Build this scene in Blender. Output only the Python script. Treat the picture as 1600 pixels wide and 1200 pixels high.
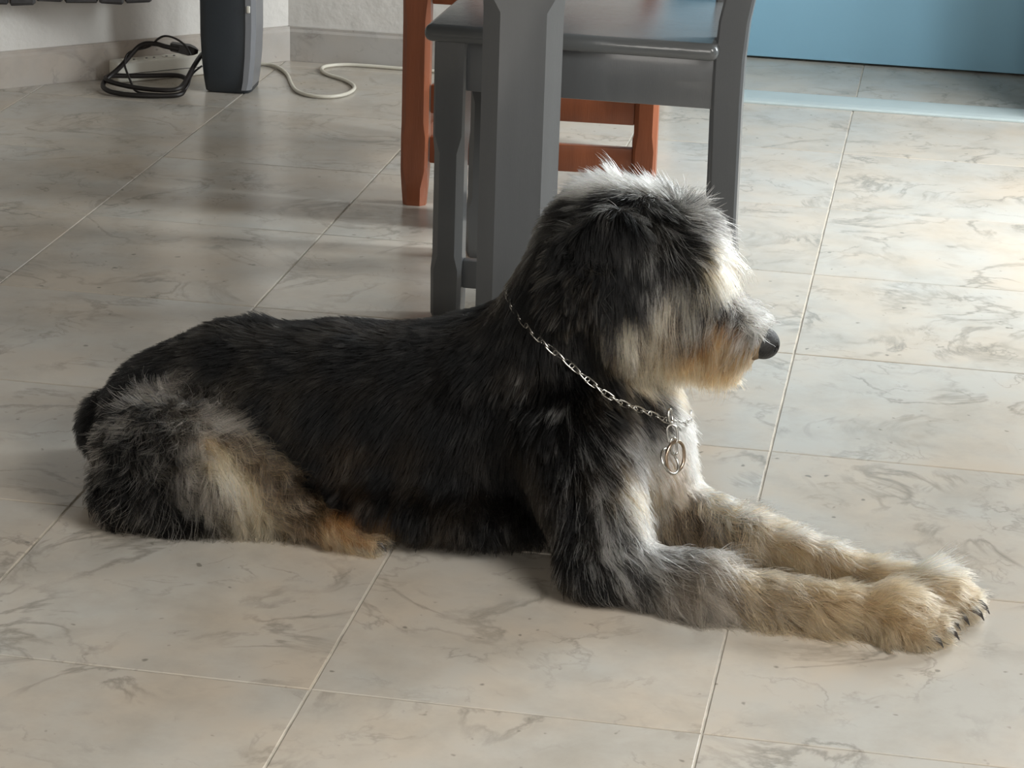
import bpy, bmesh, math, random
import numpy as np
from mathutils import Vector, Matrix

random.seed(4)
scene = bpy.context.scene
for o in list(bpy.data.objects):
    bpy.data.objects.remove(o)
COL = scene.collection

# ---------------------------------------------------------------- camera
cam_data = bpy.data.cameras.new('camera'); cam = bpy.data.objects.new('camera', cam_data); COL.objects.link(cam)
cam_data.sensor_width = 36.0; cam_data.lens = 36.0 * 3929.25 / 1600.0; cam_data.clip_start = .05
_r = Vector((0.98314003, 0.18023129, 0.03086044)); _u = Vector((-0.08910076, 0.32481145, 0.94157239)); _f = Vector((-0.15967699, 0.9284472, -0.33539389))
cam.matrix_world = Matrix(((_r.x, _u.x, -_f.x, 1.1049), (_r.y, _u.y, -_f.y, -2.51535), (_r.z, _u.z, -_f.z, 1.30066), (0, 0, 0, 1)))
scene.camera = cam

# ---------------------------------------------------------------- world, daylight, exposure
world = bpy.data.worlds.new('world'); scene.world = world; world.use_nodes = True
world.node_tree.nodes['Background'].inputs[0].default_value = (.72, .86, 1, 1)
world.node_tree.nodes['Background'].inputs[1].default_value = .35


def area(name, loc, target, sx, sy, power, color):
    d = bpy.data.lights.new(name, 'AREA'); d.shape = 'RECTANGLE'; d.size = sx; d.size_y = sy; d.energy = power; d.color = color
    o = bpy.data.objects.new(name, d); COL.objects.link(o); o.location = loc
    o.rotation_euler = (Vector(target) - Vector(loc)).to_track_quat('-Z', 'Y').to_euler()
    return o


# daylight entering by the glazed opening of the right wall, and a fill light added behind the photographer
area("daylight_narrow", (2.10, 1.92, 1.25), (.6, 1.8, .5), .19, 1.5, 40, (.90, .97, 1))
area("daylight_front", (2.10, -1.00, 1.55), (.7, -.9, 0), 1.1, 1.2, 58, (1, .98, .94))
area("daylight_wide", (2.10, 2.62, 1.15), (.8, 2.0, .2), .74, 1.6, 42, (.96, .99, 1))
area("fill_behind", (.9, -4.30, 1.5), (.8, -.6, .2), 1.8, 1.4, 40, (1, .95, .88))  # added fill for the near side, no known source there

scene.view_settings.view_transform = 'Standard'; scene.view_settings.look = 'None'
scene.view_settings.gamma = 1.0; scene.view_settings.use_curve_mapping = False
scene.view_settings.exposure = 0.33

# ---------------------------------------------------------------- helpers


def srgb(r, g, b):
    f = lambda c: (c / 255 / 12.92) if c / 255 <= .04045 else ((c / 255 + .055) / 1.055) ** 2.4
    return (f(r), f(g), f(b), 1)


def mat(name, color, rough=.5, spec=.5, metal=0.0, vary=0.0, scale=8.0, stretch=(1, 1, 1), bump=0.0, bump_scale=60.0, coat=0.0):
    m = bpy.data.materials.new(name); m.use_nodes = True
    nt = m.node_tree; b = nt.nodes['Principled BSDF']
    b.inputs['Base Color'].default_value = color; b.inputs['Roughness'].default_value = rough
    b.inputs['Specular IOR Level'].default_value = spec; b.inputs['Metallic'].default_value = metal; b.inputs['Coat Weight'].default_value = coat
    b.inputs['Coat Roughness'].default_value = .12
    tc = nt.nodes.new('ShaderNodeTexCoord'); mp = nt.nodes.new('ShaderNodeMapping'); mp.inputs['Scale'].default_value = stretch
    nt.links.new(tc.outputs['Object'], mp.inputs['Vector'])
    if vary:
        n = nt.nodes.new('ShaderNodeTexNoise'); n.inputs['Scale'].default_value = scale; n.inputs['Detail'].default_value = 6
        nt.links.new(mp.outputs[0], n.inputs['Vector'])
        r = nt.nodes.new('ShaderNodeValToRGB')
        c = np.array(color[:3])
        r.color_ramp.elements[0].position = .3; r.color_ramp.elements[1].position = .7
        r.color_ramp.elements[0].color = (*(c * (1 - vary)), 1); r.color_ramp.elements[1].color = (*np.minimum(c * (1 + vary), 1), 1)
        nt.links.new(n.outputs['Fac'], r.inputs[0]); nt.links.new(r.outputs[0], b.inputs['Base Color'])
    if bump:
        n2 = nt.nodes.new('ShaderNodeTexNoise'); n2.inputs['Scale'].default_value = bump_scale; n2.inputs['Detail'].default_value = 5
        nt.links.new(mp.outputs[0], n2.inputs['Vector'])
        bp = nt.nodes.new('ShaderNodeBump'); bp.inputs['Strength'].default_value = bump; bp.inputs['Distance'].default_value = .004
        nt.links.new(n2.outputs['Fac'], bp.inputs['Height']); nt.links.new(bp.outputs[0], b.inputs['Normal'])
    return m


def marble(name, base, vein, dark, rough, tile=True):
    """Beige-grey ceramic with printed cloudy veins; every tile shifts the pattern."""
    m = bpy.data.materials.new(name); m.use_nodes = True
    nt = m.node_tree; b = nt.nodes['Principled BSDF']; L = nt.links.new; N = nt.nodes.new
    tc = N('ShaderNodeTexCoord'); oi = N('ShaderNodeObjectInfo')
    mul = N('ShaderNodeVectorMath'); mul.operation = 'SCALE'; mul.inputs[0].default_value = (37, 53, 11)
    L(oi.outputs['Random'], mul.inputs['Scale'])
    add = N('ShaderNodeVectorMath'); L(tc.outputs['Object'], add.inputs[0]); L(mul.outputs[0], add.inputs[1])
    v = add.outputs[0]

    def noise(s, det, rgh=.55, dist=0.0):
        n = N('ShaderNodeTexNoise'); n.inputs['Scale'].default_value = s; n.inputs['Detail'].default_value = det
        n.inputs['Roughness'].default_value = rgh; n.inputs['Distortion'].default_value = dist; L(v, n.inputs['Vector']); return n.outputs['Fac']

    def ramp(src, stops):
        r = N('ShaderNodeValToRGB'); e = r.color_ramp.elements
        e[0].position, e[0].color = stops[0][0], stops[0][1]; e[1].position, e[1].color = stops[-1][0], stops[-1][1]
        for p_, c_ in stops[1:-1]:
            k = e.new(p_); k.color = c_
        L(src, r.inputs[0]); return r.outputs[0]

    def mix(f, a, c):
        x = N('ShaderNodeMix'); x.data_type = 'RGBA'
        L(f, x.inputs['Factor'])
        for s_, k in ((a, 'A'), (c, 'B')):
            if isinstance(s_, tuple):
                [i for i in x.inputs if i.name == k and i.type == 'RGBA'][0].default_value = s_
            else:
                L(s_, [i for i in x.inputs if i.name == k and i.type == 'RGBA'][0])
        return [o for o in x.outputs if o.type == 'RGBA'][0]
    w, k = (1, 1, 1, 1), (0, 0, 0, 1)
    warm = tuple(np.array(base[:3]) * np.array((1.04, .97, .90))) + (1,)
    cool = tuple(np.array(base[:3]) * np.array((.97, 1.0, 1.03))) + (1,)
    c = mix(ramp(noise(5, 4), [(.35, k), (.65, w)]), cool, warm)
    c = mix(ramp(noise(8, 7, .65), [(.45, k), (.85, (.8, .8, .8, 1))]), c, vein)

    def ridge(s_, dist, width, lo_, hi_, amt):
        # thin dark lines along the zero level of a noise, fading in and out
        d_ = N('ShaderNodeMath'); d_.operation = 'SUBTRACT'; L(noise(s_, 8, .58, dist), d_.inputs[0]); d_.inputs[1].default_value = .5
        a_ = N('ShaderNodeMath'); a_.operation = 'ABSOLUTE'; L(d_.outputs[0], a_.inputs[0])
        r_ = N('ShaderNodeMapRange'); r_.inputs['From Min'].default_value = 0; r_.inputs['From Max'].default_value = width
        r_.inputs['To Min'].default_value = 1; r_.inputs['To Max'].default_value = 0; L(a_.outputs[0], r_.inputs['Value'])
        m_ = N('ShaderNodeMapRange'); m_.inputs['From Min'].default_value = lo_; m_.inputs['From Max'].default_value = hi_
        m_.inputs['To Max'].default_value = amt; L(noise(s_ * .9 + 1.3, 3), m_.inputs['Value'])
        x_ = N('ShaderNodeMath'); x_.operation = 'MULTIPLY'; L(r_.outputs[0], x_.inputs[0]); L(m_.outputs[0], x_.inputs[1])
        return x_.outputs[0]
    c = mix(ridge(4.6, .7, .030, .44, .62, .55), c, dark)
    c = mix(ridge(9.0, .5, .022, .50, .66, .42), c, dark)
    c = mix(ridge(3.0, .4, .055, .46, .64, .30), c, vein)
    sp = N('ShaderNodeMapRange'); sp.inputs['From Min'].default_value = .74; sp.inputs['From Max'].default_value = .80; sp.inputs['To Max'].default_value = .7
    L(noise(55, 1), sp.inputs['Value'])
    c = mix(sp.outputs[0], c, dark)
    L(c, b.inputs['Base Color'])
    b.inputs['Roughness'].default_value = rough
    bp = N('ShaderNodeBump'); bp.inputs['Strength'].default_value = .10; bp.inputs['Distance'].default_value = .003
    L(noise(22, 3), bp.inputs['Height']); L(bp.outputs[0], b.inputs['Normal'])
    b.inputs['Specular IOR Level'].default_value = .5
    return m


def link(name, me, m=None, parent=None, smooth=False, loc=None, rotz=None):
    o = bpy.data.objects.new(name, me); COL.objects.link(o)
    if m:
        me.materials.append(m)
    if parent:
        o.parent = parent
    if loc is not None:
        o.location = loc
    if rotz is not None:
        o.rotation_euler = (0, 0, rotz)
    if smooth:
        for p_ in me.polygons:
            p_.use_smooth = True
    return o


def from_bm(name, bm, m=None, parent=None, smooth=False, **k):
    bmesh.ops.recalc_face_normals(bm, faces=bm.faces)
    me = bpy.data.meshes.new(name); bm.to_mesh(me); bm.free()
    return link(name, me, m, parent, smooth, **k)


def smooth_by_angle(o, deg=40):
    me = o.data
    for p_ in me.polygons:
        p_.use_smooth = True
    me.set_sharp_from_angle(angle=math.radians(deg))
    return o


def box(bm, lo, hi, bevel=0.0, seg=2):
    r = bmesh.ops.create_cube(bm, size=1.0); vs = r['verts']
    for v in vs:
        v.co = Vector([lo[i] + (v.co[i] + .5) * (hi[i] - lo[i]) for i in range(3)])
    if bevel:
        es = list({e for v in vs for e in v.link_edges})
        bmesh.ops.bevel(bm, geom=es, offset=bevel, segments=seg, profile=.5, affect='EDGES')


def boxo(name, lo, hi, m, parent=None, bevel=.003, seg=2, **k):
    bm = bmesh.new(); box(bm, lo, hi, bevel, seg)
    o = from_bm(name, bm, m, parent, **k)
    return smooth_by_angle(o) if bevel else o


def loft(rings, close=True):
    """rings: lists of points of one length -> bmesh skin with caps."""
    bm = bmesh.new(); R = [[bm.verts.new(p_) for p_ in r] for r in rings]; n = len(R[0])
    for a, b in zip(R, R[1:]):
        for i in range(n):
            bm.faces.new((a[i], a[(i + 1) % n], b[(i + 1) % n], b[i]))
    if close:
        bm.faces.new(R[0][::-1]); bm.faces.new(R[-1])
    return bm


def octo(cx, cy, z, hx, hy, c):
    return [Vector((cx + x, cy + y, z)) for x, y in ((-hx + c, -hy), (hx - c, -hy), (hx, -hy + c), (hx, hy - c), (hx - c, hy), (-hx + c, hy), (-hx, hy - c), (-hx, -hy + c))]


def tube_bm(pts, rad, sides=10, closed=False, smooth=3):
    P = [Vector(p_) for p_ in pts]
    for _ in range(smooth):                                       # corner cutting
        Q = []
        n = len(P)
        rng = range(n) if closed else range(n - 1)
        if not closed:
            Q.append(P[0])
        for i in rng:
            a, b = P[i], P[(i + 1) % n]
            Q += [a.lerp(b, .25), a.lerp(b, .75)]
        if not closed:
            Q.append(P[-1])
        P = Q
    n = len(P); rings = []; up = None
    for i in range(n):
        t = (P[(i + 1) % n] - P[i - 1]) if closed else (P[min(i + 1, n - 1)] - P[max(i - 1, 0)])
        t.normalize()
        if up is None:
            up = t.orthogonal().normalized()
        up = (up - t * up.dot(t)).normalized(); s = t.cross(up)
        rings.append([P[i] + rad * (up * math.cos(2 * math.pi * k / sides) + s * math.sin(2 * math.pi * k / sides)) for k in range(sides)])
    if closed:
        # close the seam with the least twist
        bm = bmesh.new(); R = [[bm.verts.new(p_) for p_ in r] for r in rings]
        for i in range(n):
            a, b = R[i], R[(i + 1) % n]; sh = 0
            if i == n - 1:
                sh = min(range(sides), key=lambda k: (a[0].co - b[k].co).length)
            for k in range(sides):
                bm.faces.new((a[k], a[(k + 1) % sides], b[(k + 1 + sh) % sides], b[(k + sh) % sides]))
        return bm
    return loft(rings)


def tubeo(name, pts, rad, m, parent=None, **k):
    return from_bm(name, tube_bm(pts, rad, **k), m, parent, smooth=True)


def tag(o, label, cat, group=None):
    o['label'] = label; o['category'] = cat
    if group:
        o['group'] = group
    return o


def thing(name, label, cat, loc=(0, 0, 0), rotz=0.0, group=None):
    o = bpy.data.objects.new(name, None); COL.objects.link(o); o.location = loc; o.rotation_euler = (0, 0, rotz); o.empty_display_size = .1
    return tag(o, label, cat, group)


def structure(o):
    o['kind'] = 'structure'; return o
# ---------------------------------------------------------------- room shell
T = .45
M_TILE = marble('beige_marble_tile', srgb(181, 175, 165), srgb(156, 150, 139), srgb(108, 104, 95), .24)
M_SKIRT = marble('skirting_marble', srgb(176, 170, 163), srgb(152, 146, 140), srgb(115, 110, 105), .3)
M_SILL = mat('sill_marble', srgb(170, 180, 179), .3, vary=.04)
M_GROUT = mat('grout', srgb(176, 170, 158), .8, vary=.35, scale=18)
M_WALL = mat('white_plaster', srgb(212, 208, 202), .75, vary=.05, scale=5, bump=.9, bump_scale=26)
M_PLAIN = mat('greyed_plaster', srgb(138, 133, 126), .85, vary=.03)  # unseen walls and ceiling, darkened to cut bounce light
M_BLUE = mat('blue_paint', srgb(140, 186, 210), .45, vary=.04, scale=3)
M_FRAME = mat('white_window_frame', srgb(225, 225, 220), .4, vary=.03)

X0, X1, Y0, Y1 = -3.15, 2.025, -4.2, 3.59
bm = bmesh.new(); box(bm, (X0, Y0, -.06), (X1, Y1 + .18, -.0022))
floor = structure(from_bm('floor', bm, M_GROUT))
# 45 cm tiles, each one an object of the floor, sharing one bevelled mesh
bm = bmesh.new(); h = T / 2 - .0013
rings = [[Vector((sx * (h - i), sy * (h - i), z)) for sx, sy in ((-1, -1), (1, -1), (1, 1), (-1, 1))] for i, z in ((0, -.0022), (0, -.0009), (.0011, 0))]
R = [[bm.verts.new(p_) for p_ in r] for r in rings]
for a, b in zip(R, R[1:]):
    for i in range(4):
        bm.faces.new((a[i], a[(i + 1) % 4], b[(i + 1) % 4], b[i]))
bm.faces.new(R[-1])
tile_mesh = bpy.data.meshes.new('floor_tile'); bmesh.ops.recalc_face_normals(bm, faces=bm.faces); bm.to_mesh(tile_mesh); bm.free(); tile_mesh.materials.append(M_TILE)
rt = random.Random(11)
for i in range(-6, 5):
    for j in range(-9, 8):
        cx, cy = (i + .5) * T, (j + .5) * T
        if cx - T / 2 < X0 - .01 or cx + T / 2 > X1 + .01 or cy + T / 2 > Y1 + .5 or (cx < -.6 and cy > 3.15 + (cx + .45) * .9 + .45):
            continue
        o = bpy.data.objects.new('floor_tile', tile_mesh); COL.objects.link(o); o.parent = floor
        o.location = (cx, cy, rt.uniform(-.0004, 0)); o.rotation_euler = (0, 0, rt.choice((0, math.pi)))

# walls: a slanting left wall, the back wall that ends at a wide opening, right wall with a glazed opening
C = Vector((-.448, 3.214)); D = Vector((-.740, -.672))


def wall_prism(name, a, b, thick, z0, z1, m, side):
    a, b = Vector(a), Vector(b); d = (b - a).normalized(); n = Vector((-d.y, d.x)) * side * thick
    bm_ = loft([[Vector((*q, z)) for q in (a, b, b + n, a + n)] for z in (z0, z1)])
    return structure(from_bm(name, bm_, m))


wall_left = wall_prism('wall_left', C, C + D * 3.65, .15, 0, 2.6, M_WALL, -1)
wall_back = wall_prism('wall_back', (-.448, 3.214), (.46, 3.214), .13, 0, 2.6, M_WALL, 1)
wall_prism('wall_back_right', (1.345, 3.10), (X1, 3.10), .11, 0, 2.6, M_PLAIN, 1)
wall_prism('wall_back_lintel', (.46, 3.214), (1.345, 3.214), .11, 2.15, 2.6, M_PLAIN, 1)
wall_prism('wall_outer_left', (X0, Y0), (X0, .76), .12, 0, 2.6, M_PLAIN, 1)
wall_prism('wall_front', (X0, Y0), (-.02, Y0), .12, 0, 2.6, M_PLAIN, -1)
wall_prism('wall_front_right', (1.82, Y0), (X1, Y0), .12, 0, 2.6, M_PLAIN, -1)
wall_prism('wall_front_sill', (-.02, Y0), (1.82, Y0), .12, 0, .78, M_PLAIN, -1)  # wall pieces round an opening added for the fill lamp
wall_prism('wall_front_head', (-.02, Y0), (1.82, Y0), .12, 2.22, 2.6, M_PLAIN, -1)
bm = bmesh.new()
for lo, hi in (((-.02, Y0 - .08, .78), (.03, Y0 - .02, 2.22)), ((1.77, Y0 - .08, .78), (1.82, Y0 - .02, 2.22)), ((.03, Y0 - .08, .78), (1.77, Y0 - .02, .83)), ((.03, Y0 - .08, 2.17), (1.77, Y0 - .02, 2.22))):
    box(bm, lo, hi)
structure(from_bm('window_4', bm, M_FRAME))  # unseen frame, invented to go round the fill lamp
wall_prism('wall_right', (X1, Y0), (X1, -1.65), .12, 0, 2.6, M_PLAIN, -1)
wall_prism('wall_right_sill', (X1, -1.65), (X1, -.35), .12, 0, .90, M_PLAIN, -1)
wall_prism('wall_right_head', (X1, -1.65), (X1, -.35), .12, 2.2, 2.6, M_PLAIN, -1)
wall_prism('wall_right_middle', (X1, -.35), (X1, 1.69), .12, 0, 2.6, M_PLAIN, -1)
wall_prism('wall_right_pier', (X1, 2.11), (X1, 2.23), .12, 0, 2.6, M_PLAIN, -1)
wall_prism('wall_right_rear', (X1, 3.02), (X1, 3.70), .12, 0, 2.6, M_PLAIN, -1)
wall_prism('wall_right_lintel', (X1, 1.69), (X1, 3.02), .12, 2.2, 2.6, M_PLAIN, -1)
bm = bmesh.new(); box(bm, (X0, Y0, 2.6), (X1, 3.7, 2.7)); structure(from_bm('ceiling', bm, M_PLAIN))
for k, (y0, y1, z0) in enumerate(((1.69, 2.11, 0), (2.23, 3.02, 0), (-1.65, -.35, .90))):
    bm = bmesh.new()
    for lo, hi in (((X1 + .02, y0, z0), (X1 + .08, y0 + .05, 2.2)), ((X1 + .02, y1 - .05, z0), (X1 + .08, y1, 2.2)), ((X1 + .02, y0 + .05, 2.14), (X1 + .08, y1 - .05, 2.2)), ((X1 + .02, y0 + .05, z0), (X1 + .08, y1 - .05, z0 + .06))):
        box(bm, lo, hi)
    structure(from_bm('window_%d' % (k + 1), bm, M_FRAME))

# plaster relief low on the back wall and by the corner: proud, dripping trowel marks
M_RELIEF = M_WALL

# skirting: a marble strip at the foot of each wall
def skirting(name, a, b, h, t, side):
    a, b = Vector(a), Vector(b); d = (b - a).normalized(); n = Vector((-d.y, d.x)) * side
    prof = [(0, 0), (t, 0), (t, h - .012), (t - .004, h - .006), (t - .004, h), (0, h)]
    bm_ = loft([[Vector((*(q + n * u), z)) for u, z in prof] for q in (a, b)])
    return structure(from_bm(name, bm_, M_SKIRT))


skirting('baseboard_left', C, C + D * 3.65, .082, .014, 1)
skirting('baseboard_back', C, (.46, 3.214), .082, .012, -1)

# marble sill under the opening
rings = []
for x in (.40, X1 - .005):
    rings.append([Vector((x, y, z)) for y, z in ((3.098, 0), (3.098, .003), (3.104, .006), (3.125, .008), (3.20, .008), (3.212, .006), (3.216, .0005))])
sill = from_bm('trim_1', loft(rings), M_SILL, smooth=False); structure(sill)

# blue panel wall of the next room
door = structure(boxo('wall_far', (-.45, 3.59, .005), (X1 - .005, 3.74, 2.3), M_BLUE, bevel=.004))
# ---------------------------------------------------------------- furniture
M_GREY = mat('grey_satin_paint', srgb(87, 89, 91), .36, vary=.05, scale=3, stretch=(12, 12, 1), bump=.10, bump_scale=120, coat=.5)
M_GREYSEAT = mat('grey_glossy_paint', srgb(94, 96, 97), .17, vary=.05, scale=3, stretch=(1, 18, 1), bump=.10, bump_scale=40)
M_WOOD = mat('reddish_wood', srgb(140, 77, 46), .34, vary=.16, scale=5, stretch=(9, 9, .8), bump=.08, bump_scale=50)


def turned_leg(name, parent, m, x, y, hx, hy, prof, lean=(0, 0)):
    """Square leg whose corners are planed off between two stops. prof: (z, chamfer, inset)."""
    z1 = prof[-1][0]
    rings = [octo(x + lean[0] * z / z1, y + lean[1] * z / z1, z, hx - i, hy - i, c) for z, c, i in prof]
    return smooth_by_angle(from_bm(name, loft(rings), m, parent), 30)


# grey chair at the table end: its side towards the camera, its back to the right
rot = math.radians(-.8)
chair = thing('dining_chair', 'grey painted wooden chair with glossy seat, behind the dog beside the thick grey table leg', 'chair', (.294, 1.345, 0), rot, None)
LEG = [(0, .004, .006), (.012, .006, .001), (.088, .006, 0), (.112, .011, .001), (.285, .011, .001), (.315, .004, 0), (.47, .003, 0)]
turned_leg('leg', chair, M_GREY, .027, .040, .026, .026, LEG)
turned_leg('leg', chair, M_GREY, .008, .405, .026, .026, LEG)
def back_post(y, dx=0, foot=.496):
    rings = []
    for z, x, w in ((0, foot, .021), (.20, min(foot, .476), .022), (.40, .472, .0235), (.47, .472, .024), (.53, .476, .024), (.62, .492, .023), (.78, .522, .021), (.95, .558, .018)):
        rings.append(octo(x + dx, y, z, w, .019, .004))
    return smooth_by_angle(from_bm('back_leg', loft(rings), M_GREY, chair), 30)
back_post(.036); back_post(.365, -.040, .474)
seat_bm = bmesh.new(); box(seat_bm, (-.012, -.012, .4705), (.457, .448, .4985), .0125, 4)
seat = smooth_by_angle(from_bm('seat', seat_bm, M_GREYSEAT, chair), 60)
boxo('apron', (.05, .024, .388), (.452, .044, .470), M_GREY, chair)
boxo('apron', (.05, .366, .388), (.430, .386, .470), M_GREY, chair)
boxo('apron', (.012, .064, .388), (.032, .400, .470), M_GREY, chair)
boxo('apron', (.444, .055, .388), (.460, .346, .470), M_GREY, chair)
boxo('stretcher', (.052, .030, .055), (.468, .050, .103), M_GREY, chair)
from_bm('stretcher', loft([[Vector((x, y + d, z)) for d, z in ((-.009, .070), (.009, .070), (.009, .116), (-.009, .116))] for x, y in ((.030, .403), (.425, .367))]), M_GREY, chair)
boxo('stretcher', (.24, .050, .070), (.26, .380, .108), M_GREY, chair)
bm = bmesh.new(); box(bm, (.51, .05, .84), (.532, .352, .93), .004); from_bm('top_rail', bm, M_GREY, chair)
bm = bmesh.new(); box(bm, (.483, .05, .66), (.501, .352, .71), .004); from_bm('back_rail', bm, M_GREY, chair)

# brown chair on the far side of the table
bc = thing('dining_chair', 'reddish-brown wooden chair with two front rails, standing behind the grey chair', 'chair', (.102, 2.03, 0), math.radians(3))
LEGB = [(0, .010, .004), (.035, .012, .001), (.07, .006, 0), (.135, .005, 0), (.165, .009, 0), (.36, .009, 0), (.40, .005, 0), (.455, .005, 0)]
turned_leg('leg', bc, M_WOOD, .017, .023, .026, .022, LEGB)
turned_leg('leg', bc, M_WOOD, .455, .023, .022, .022, LEGB)
for x in (.035, .430):
    rings = [octo(x, y, z, .018, .020, .004) for z, y in ((0, .50), (.2, .482), (.45, .48), (.7, .51), (.95, .56))]
    smooth_by_angle(from_bm('back_leg', loft(rings), M_WOOD, bc), 30)
boxo('front_rail', (.045, .012, .181), (.433, .032, .236), M_WOOD, bc)
boxo('front_rail', (.045, .012, .084), (.433, .032, .136), M_WOOD, bc)
boxo('side_rail', (.022, .046, .11), (.042, .465, .15), M_WOOD, bc)
boxo('side_rail', (.428, .046, .11), (.446, .465, .15), M_WOOD, bc)
boxo('apron', (.045, .010, .39), (.433, .030, .455), M_WOOD, bc)
smooth_by_angle(boxo('seat', (-.012, -.012, .455), (.490, .470, .482), M_WOOD, bc, bevel=.011, seg=3), 50)
boxo('back_rail', (.05, .512, .70), (.415, .532, .78), M_WOOD, bc)
boxo('top_rail', (.05, .545, .87), (.415, .567, .95), M_WOOD, bc)

# grey table: only the thick leg shows, the top is above the frame
table = thing('dining_table', 'big grey painted dining table, one thick chamfered leg seen right behind the dog', 'table', (.481, 1.108, 0), math.radians(10))
LEGT = [(0, .006, .004), (.02, .010, .001), (.07, .010, 0), (.11, .025, .002), (.583, .025, .002), (.622, .006, 0), (.735, .004, 0)]
for x, y in ((0, 0), (0, .86), (-1.55, 0), (-1.55, .86)):
    turned_leg('leg', table, M_GREY, x, y, .061, .055, LEGT)
boxo('table_top', (-1.65, -.10, .735), (.10, .96, .768), M_GREYSEAT, table, bevel=.008, seg=3)
boxo('apron', (-1.50, -.012, .645), (-.058, .012, .735), M_GREY, table)
boxo('apron', (-1.50, .848, .645), (-.058, .872, .735), M_GREY, table)
boxo('apron', (-.012, .055, .645), (.012, .806, .735), M_GREY, table)
boxo('apron', (-1.562, .055, .645), (-1.538, .806, .735), M_GREY, table)
# ---------------------------------------------------------------- things in the far left corner
M_TOWER = mat('dark_blue_grey_plastic', srgb(48, 54, 60), .42, vary=.04, scale=20, bump=.05, bump_scale=200)
M_TOWER2 = mat('tower_side_grey', srgb(118, 120, 124), .3, vary=.03)
M_BLACKCABLE = mat('black_rubber', srgb(27, 22, 20), .45, vary=.1)
M_WHITECABLE = mat('white_cable_plastic', srgb(205, 200, 186), .4, vary=.04)
M_STRIP = mat('white_strip_plastic', srgb(228, 225, 214), .4, vary=.04)
M_HOLE = mat('socket_dark', srgb(30, 28, 26), .6)
M_STONE = mat('dark_slate', srgb(62, 60, 60), .7, vary=.3, scale=14, bump=.8, bump_scale=40)

tower = thing('tower_speaker', 'tall dark blue-grey tower speaker standing by the left wall, tapered foot', 'speaker', (-.489, 2.882, 0), math.radians(4))
def tower_ring(z, w, d, r=.018):
    out = []
    for cx, cy, a0 in ((w - r, -d + r, -90), (w - r, d - r, 0), (-w + r, d - r, 90), (-w + r, -d + r, 180)):
        out += [Vector((cx + r * math.cos(math.radians(a0 + t)), cy + r * math.sin(math.radians(a0 + t)), z)) for t in (0, 30, 60, 90)]
    return out
rings = [tower_ring(*a) for a in ((0, .048, .046), (.004, .053, .051), (.03, .0565, .055), (.075, .0605, .057), (.13, .063, .058), (.25, .0635, .058), (.86, .060, .055), (.90, .055, .05), (.905, .045, .04))]
smooth_by_angle(from_bm('body', loft(rings), M_TOWER, tower), 50)
# lighter rounded edge panel on the right side, with a notch near the top of what shows
bm = loft([[Vector((x, y, z)) for x, y in ((.044 + i, -.0600), (.057 + i * 1.2, -.0585), (.0655 + i * 1.2, -.048), (.0655 + i * 1.2, .030), (.050 + i, .030), (.042 + i, -.030))] for z, i in ((.010, -.010), (.03, -.0065), (.085, -.002), (.15, 0), (.86, -.002))])
smooth_by_angle(from_bm('side_panel', bm, M_TOWER2, tower), 35)
boxo('panel_highlight', (.0470, -.0628, .186), (.0545, -.0560, .202), M_STRIP, tower, bevel=.002)  # pale chip standing in for a soft highlight on the panel

# power strip along the wall
ang = math.atan2(-D.y, -D.x)
strip = thing('power_strip', 'white power strip lying along the skirting behind the black cable', 'power strip', (-.672, 2.950, 0), ang)
smooth_by_angle(boxo('body', (-.125, -.026, 0), (.145, .026, .046), M_STRIP, strip, bevel=.005, seg=3), 50)
boxo('seam', (-.124, -.0266, .0195), (.144, -.0262, .0208), M_HOLE, strip, bevel=0)
for x in (-.085, -.035, .015, .065, .115):
    bm = bmesh.new()
    bmesh.ops.create_cone(bm, cap_ends=True, segments=20, radius1=.0185, radius2=.0185, depth=.0016, matrix=Matrix.Translation((x, 0, .0464)))
    s = from_bm('socket', bm, M_STRIP, strip)
    bm = bmesh.new()
    for dx in (-.0095, .0095):
        bmesh.ops.create_cone(bm, cap_ends=True, segments=10, radius1=.0028, radius2=.0028, depth=.001, matrix=Matrix.Translation((x + dx, -.004, .0476)))
    h_ = from_bm('socket_hole', bm, M_HOLE, s); h_['kind'] = 'stuff'

# black cable: a loose coil leaning on the strip, with its plug
coil = thing('black_cable', 'black coiled mains cable with plug, heaped over the white power strip', 'cable', (-.66, 2.816, 0))
o3 = lambda L_: [Vector((-.562 + (q[0] + .562) * .89, q[1], q[2])) - Vector((-.66, 2.83, 0)) for q in L_]
tubeo('thick_cable', o3([(-.604, 2.852, .091), (-.622, 2.851, .0935), (-.642, 2.850, .096), (-.665, 2.855, .100), (-.705, 2.862, .096), (-.728, 2.855, .075), (-.752, 2.835, .045), (-.778, 2.815, .024), (-.785, 2.79, .013), (-.765, 2.757, .0085), (-.715, 2.735, .0065), (-.64, 2.742, .0065), (-.57, 2.765, .0065), (-.572, 2.80, .012), (-.580, 2.845, .026), (-.61, 2.862, .030), (-.68, 2.856, .025), (-.735, 2.846, .023), (-.782, 2.835, .024), (-.785, 2.80, .022), (-.74, 2.778, .019), (-.685, 2.763, .017), (-.625, 2.752, .018), (-.575, 2.762, .019), (-.570, 2.800, .028), (-.566, 2.850, .055), (-.564, 2.93, .075), (-.54, 3.0, .075)]), .0056, M_BLACKCABLE, coil, sides=8, smooth=3)
tubeo('thin_cable', o3([(-.570, 2.845, .082), (-.582, 2.848, .100), (-.610, 2.850, .116), (-.640, 2.852, .121), (-.662, 2.855, .110), (-.672, 2.857, .099), (-.690, 2.86, .088), (-.728, 2.858, .080), (-.742, 2.85, .071), (-.742, 2.83, .055), (-.725, 2.81, .036), (-.705, 2.785, .020), (-.690, 2.77, .0045), (-.64, 2.775, .0035), (-.585, 2.78, .004), (-.562, 2.80, .018), (-.566, 2.83, .041), (-.562, 2.90, .045)]), .0026, M_BLACKCABLE, coil, sides=6, smooth=3)
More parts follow.
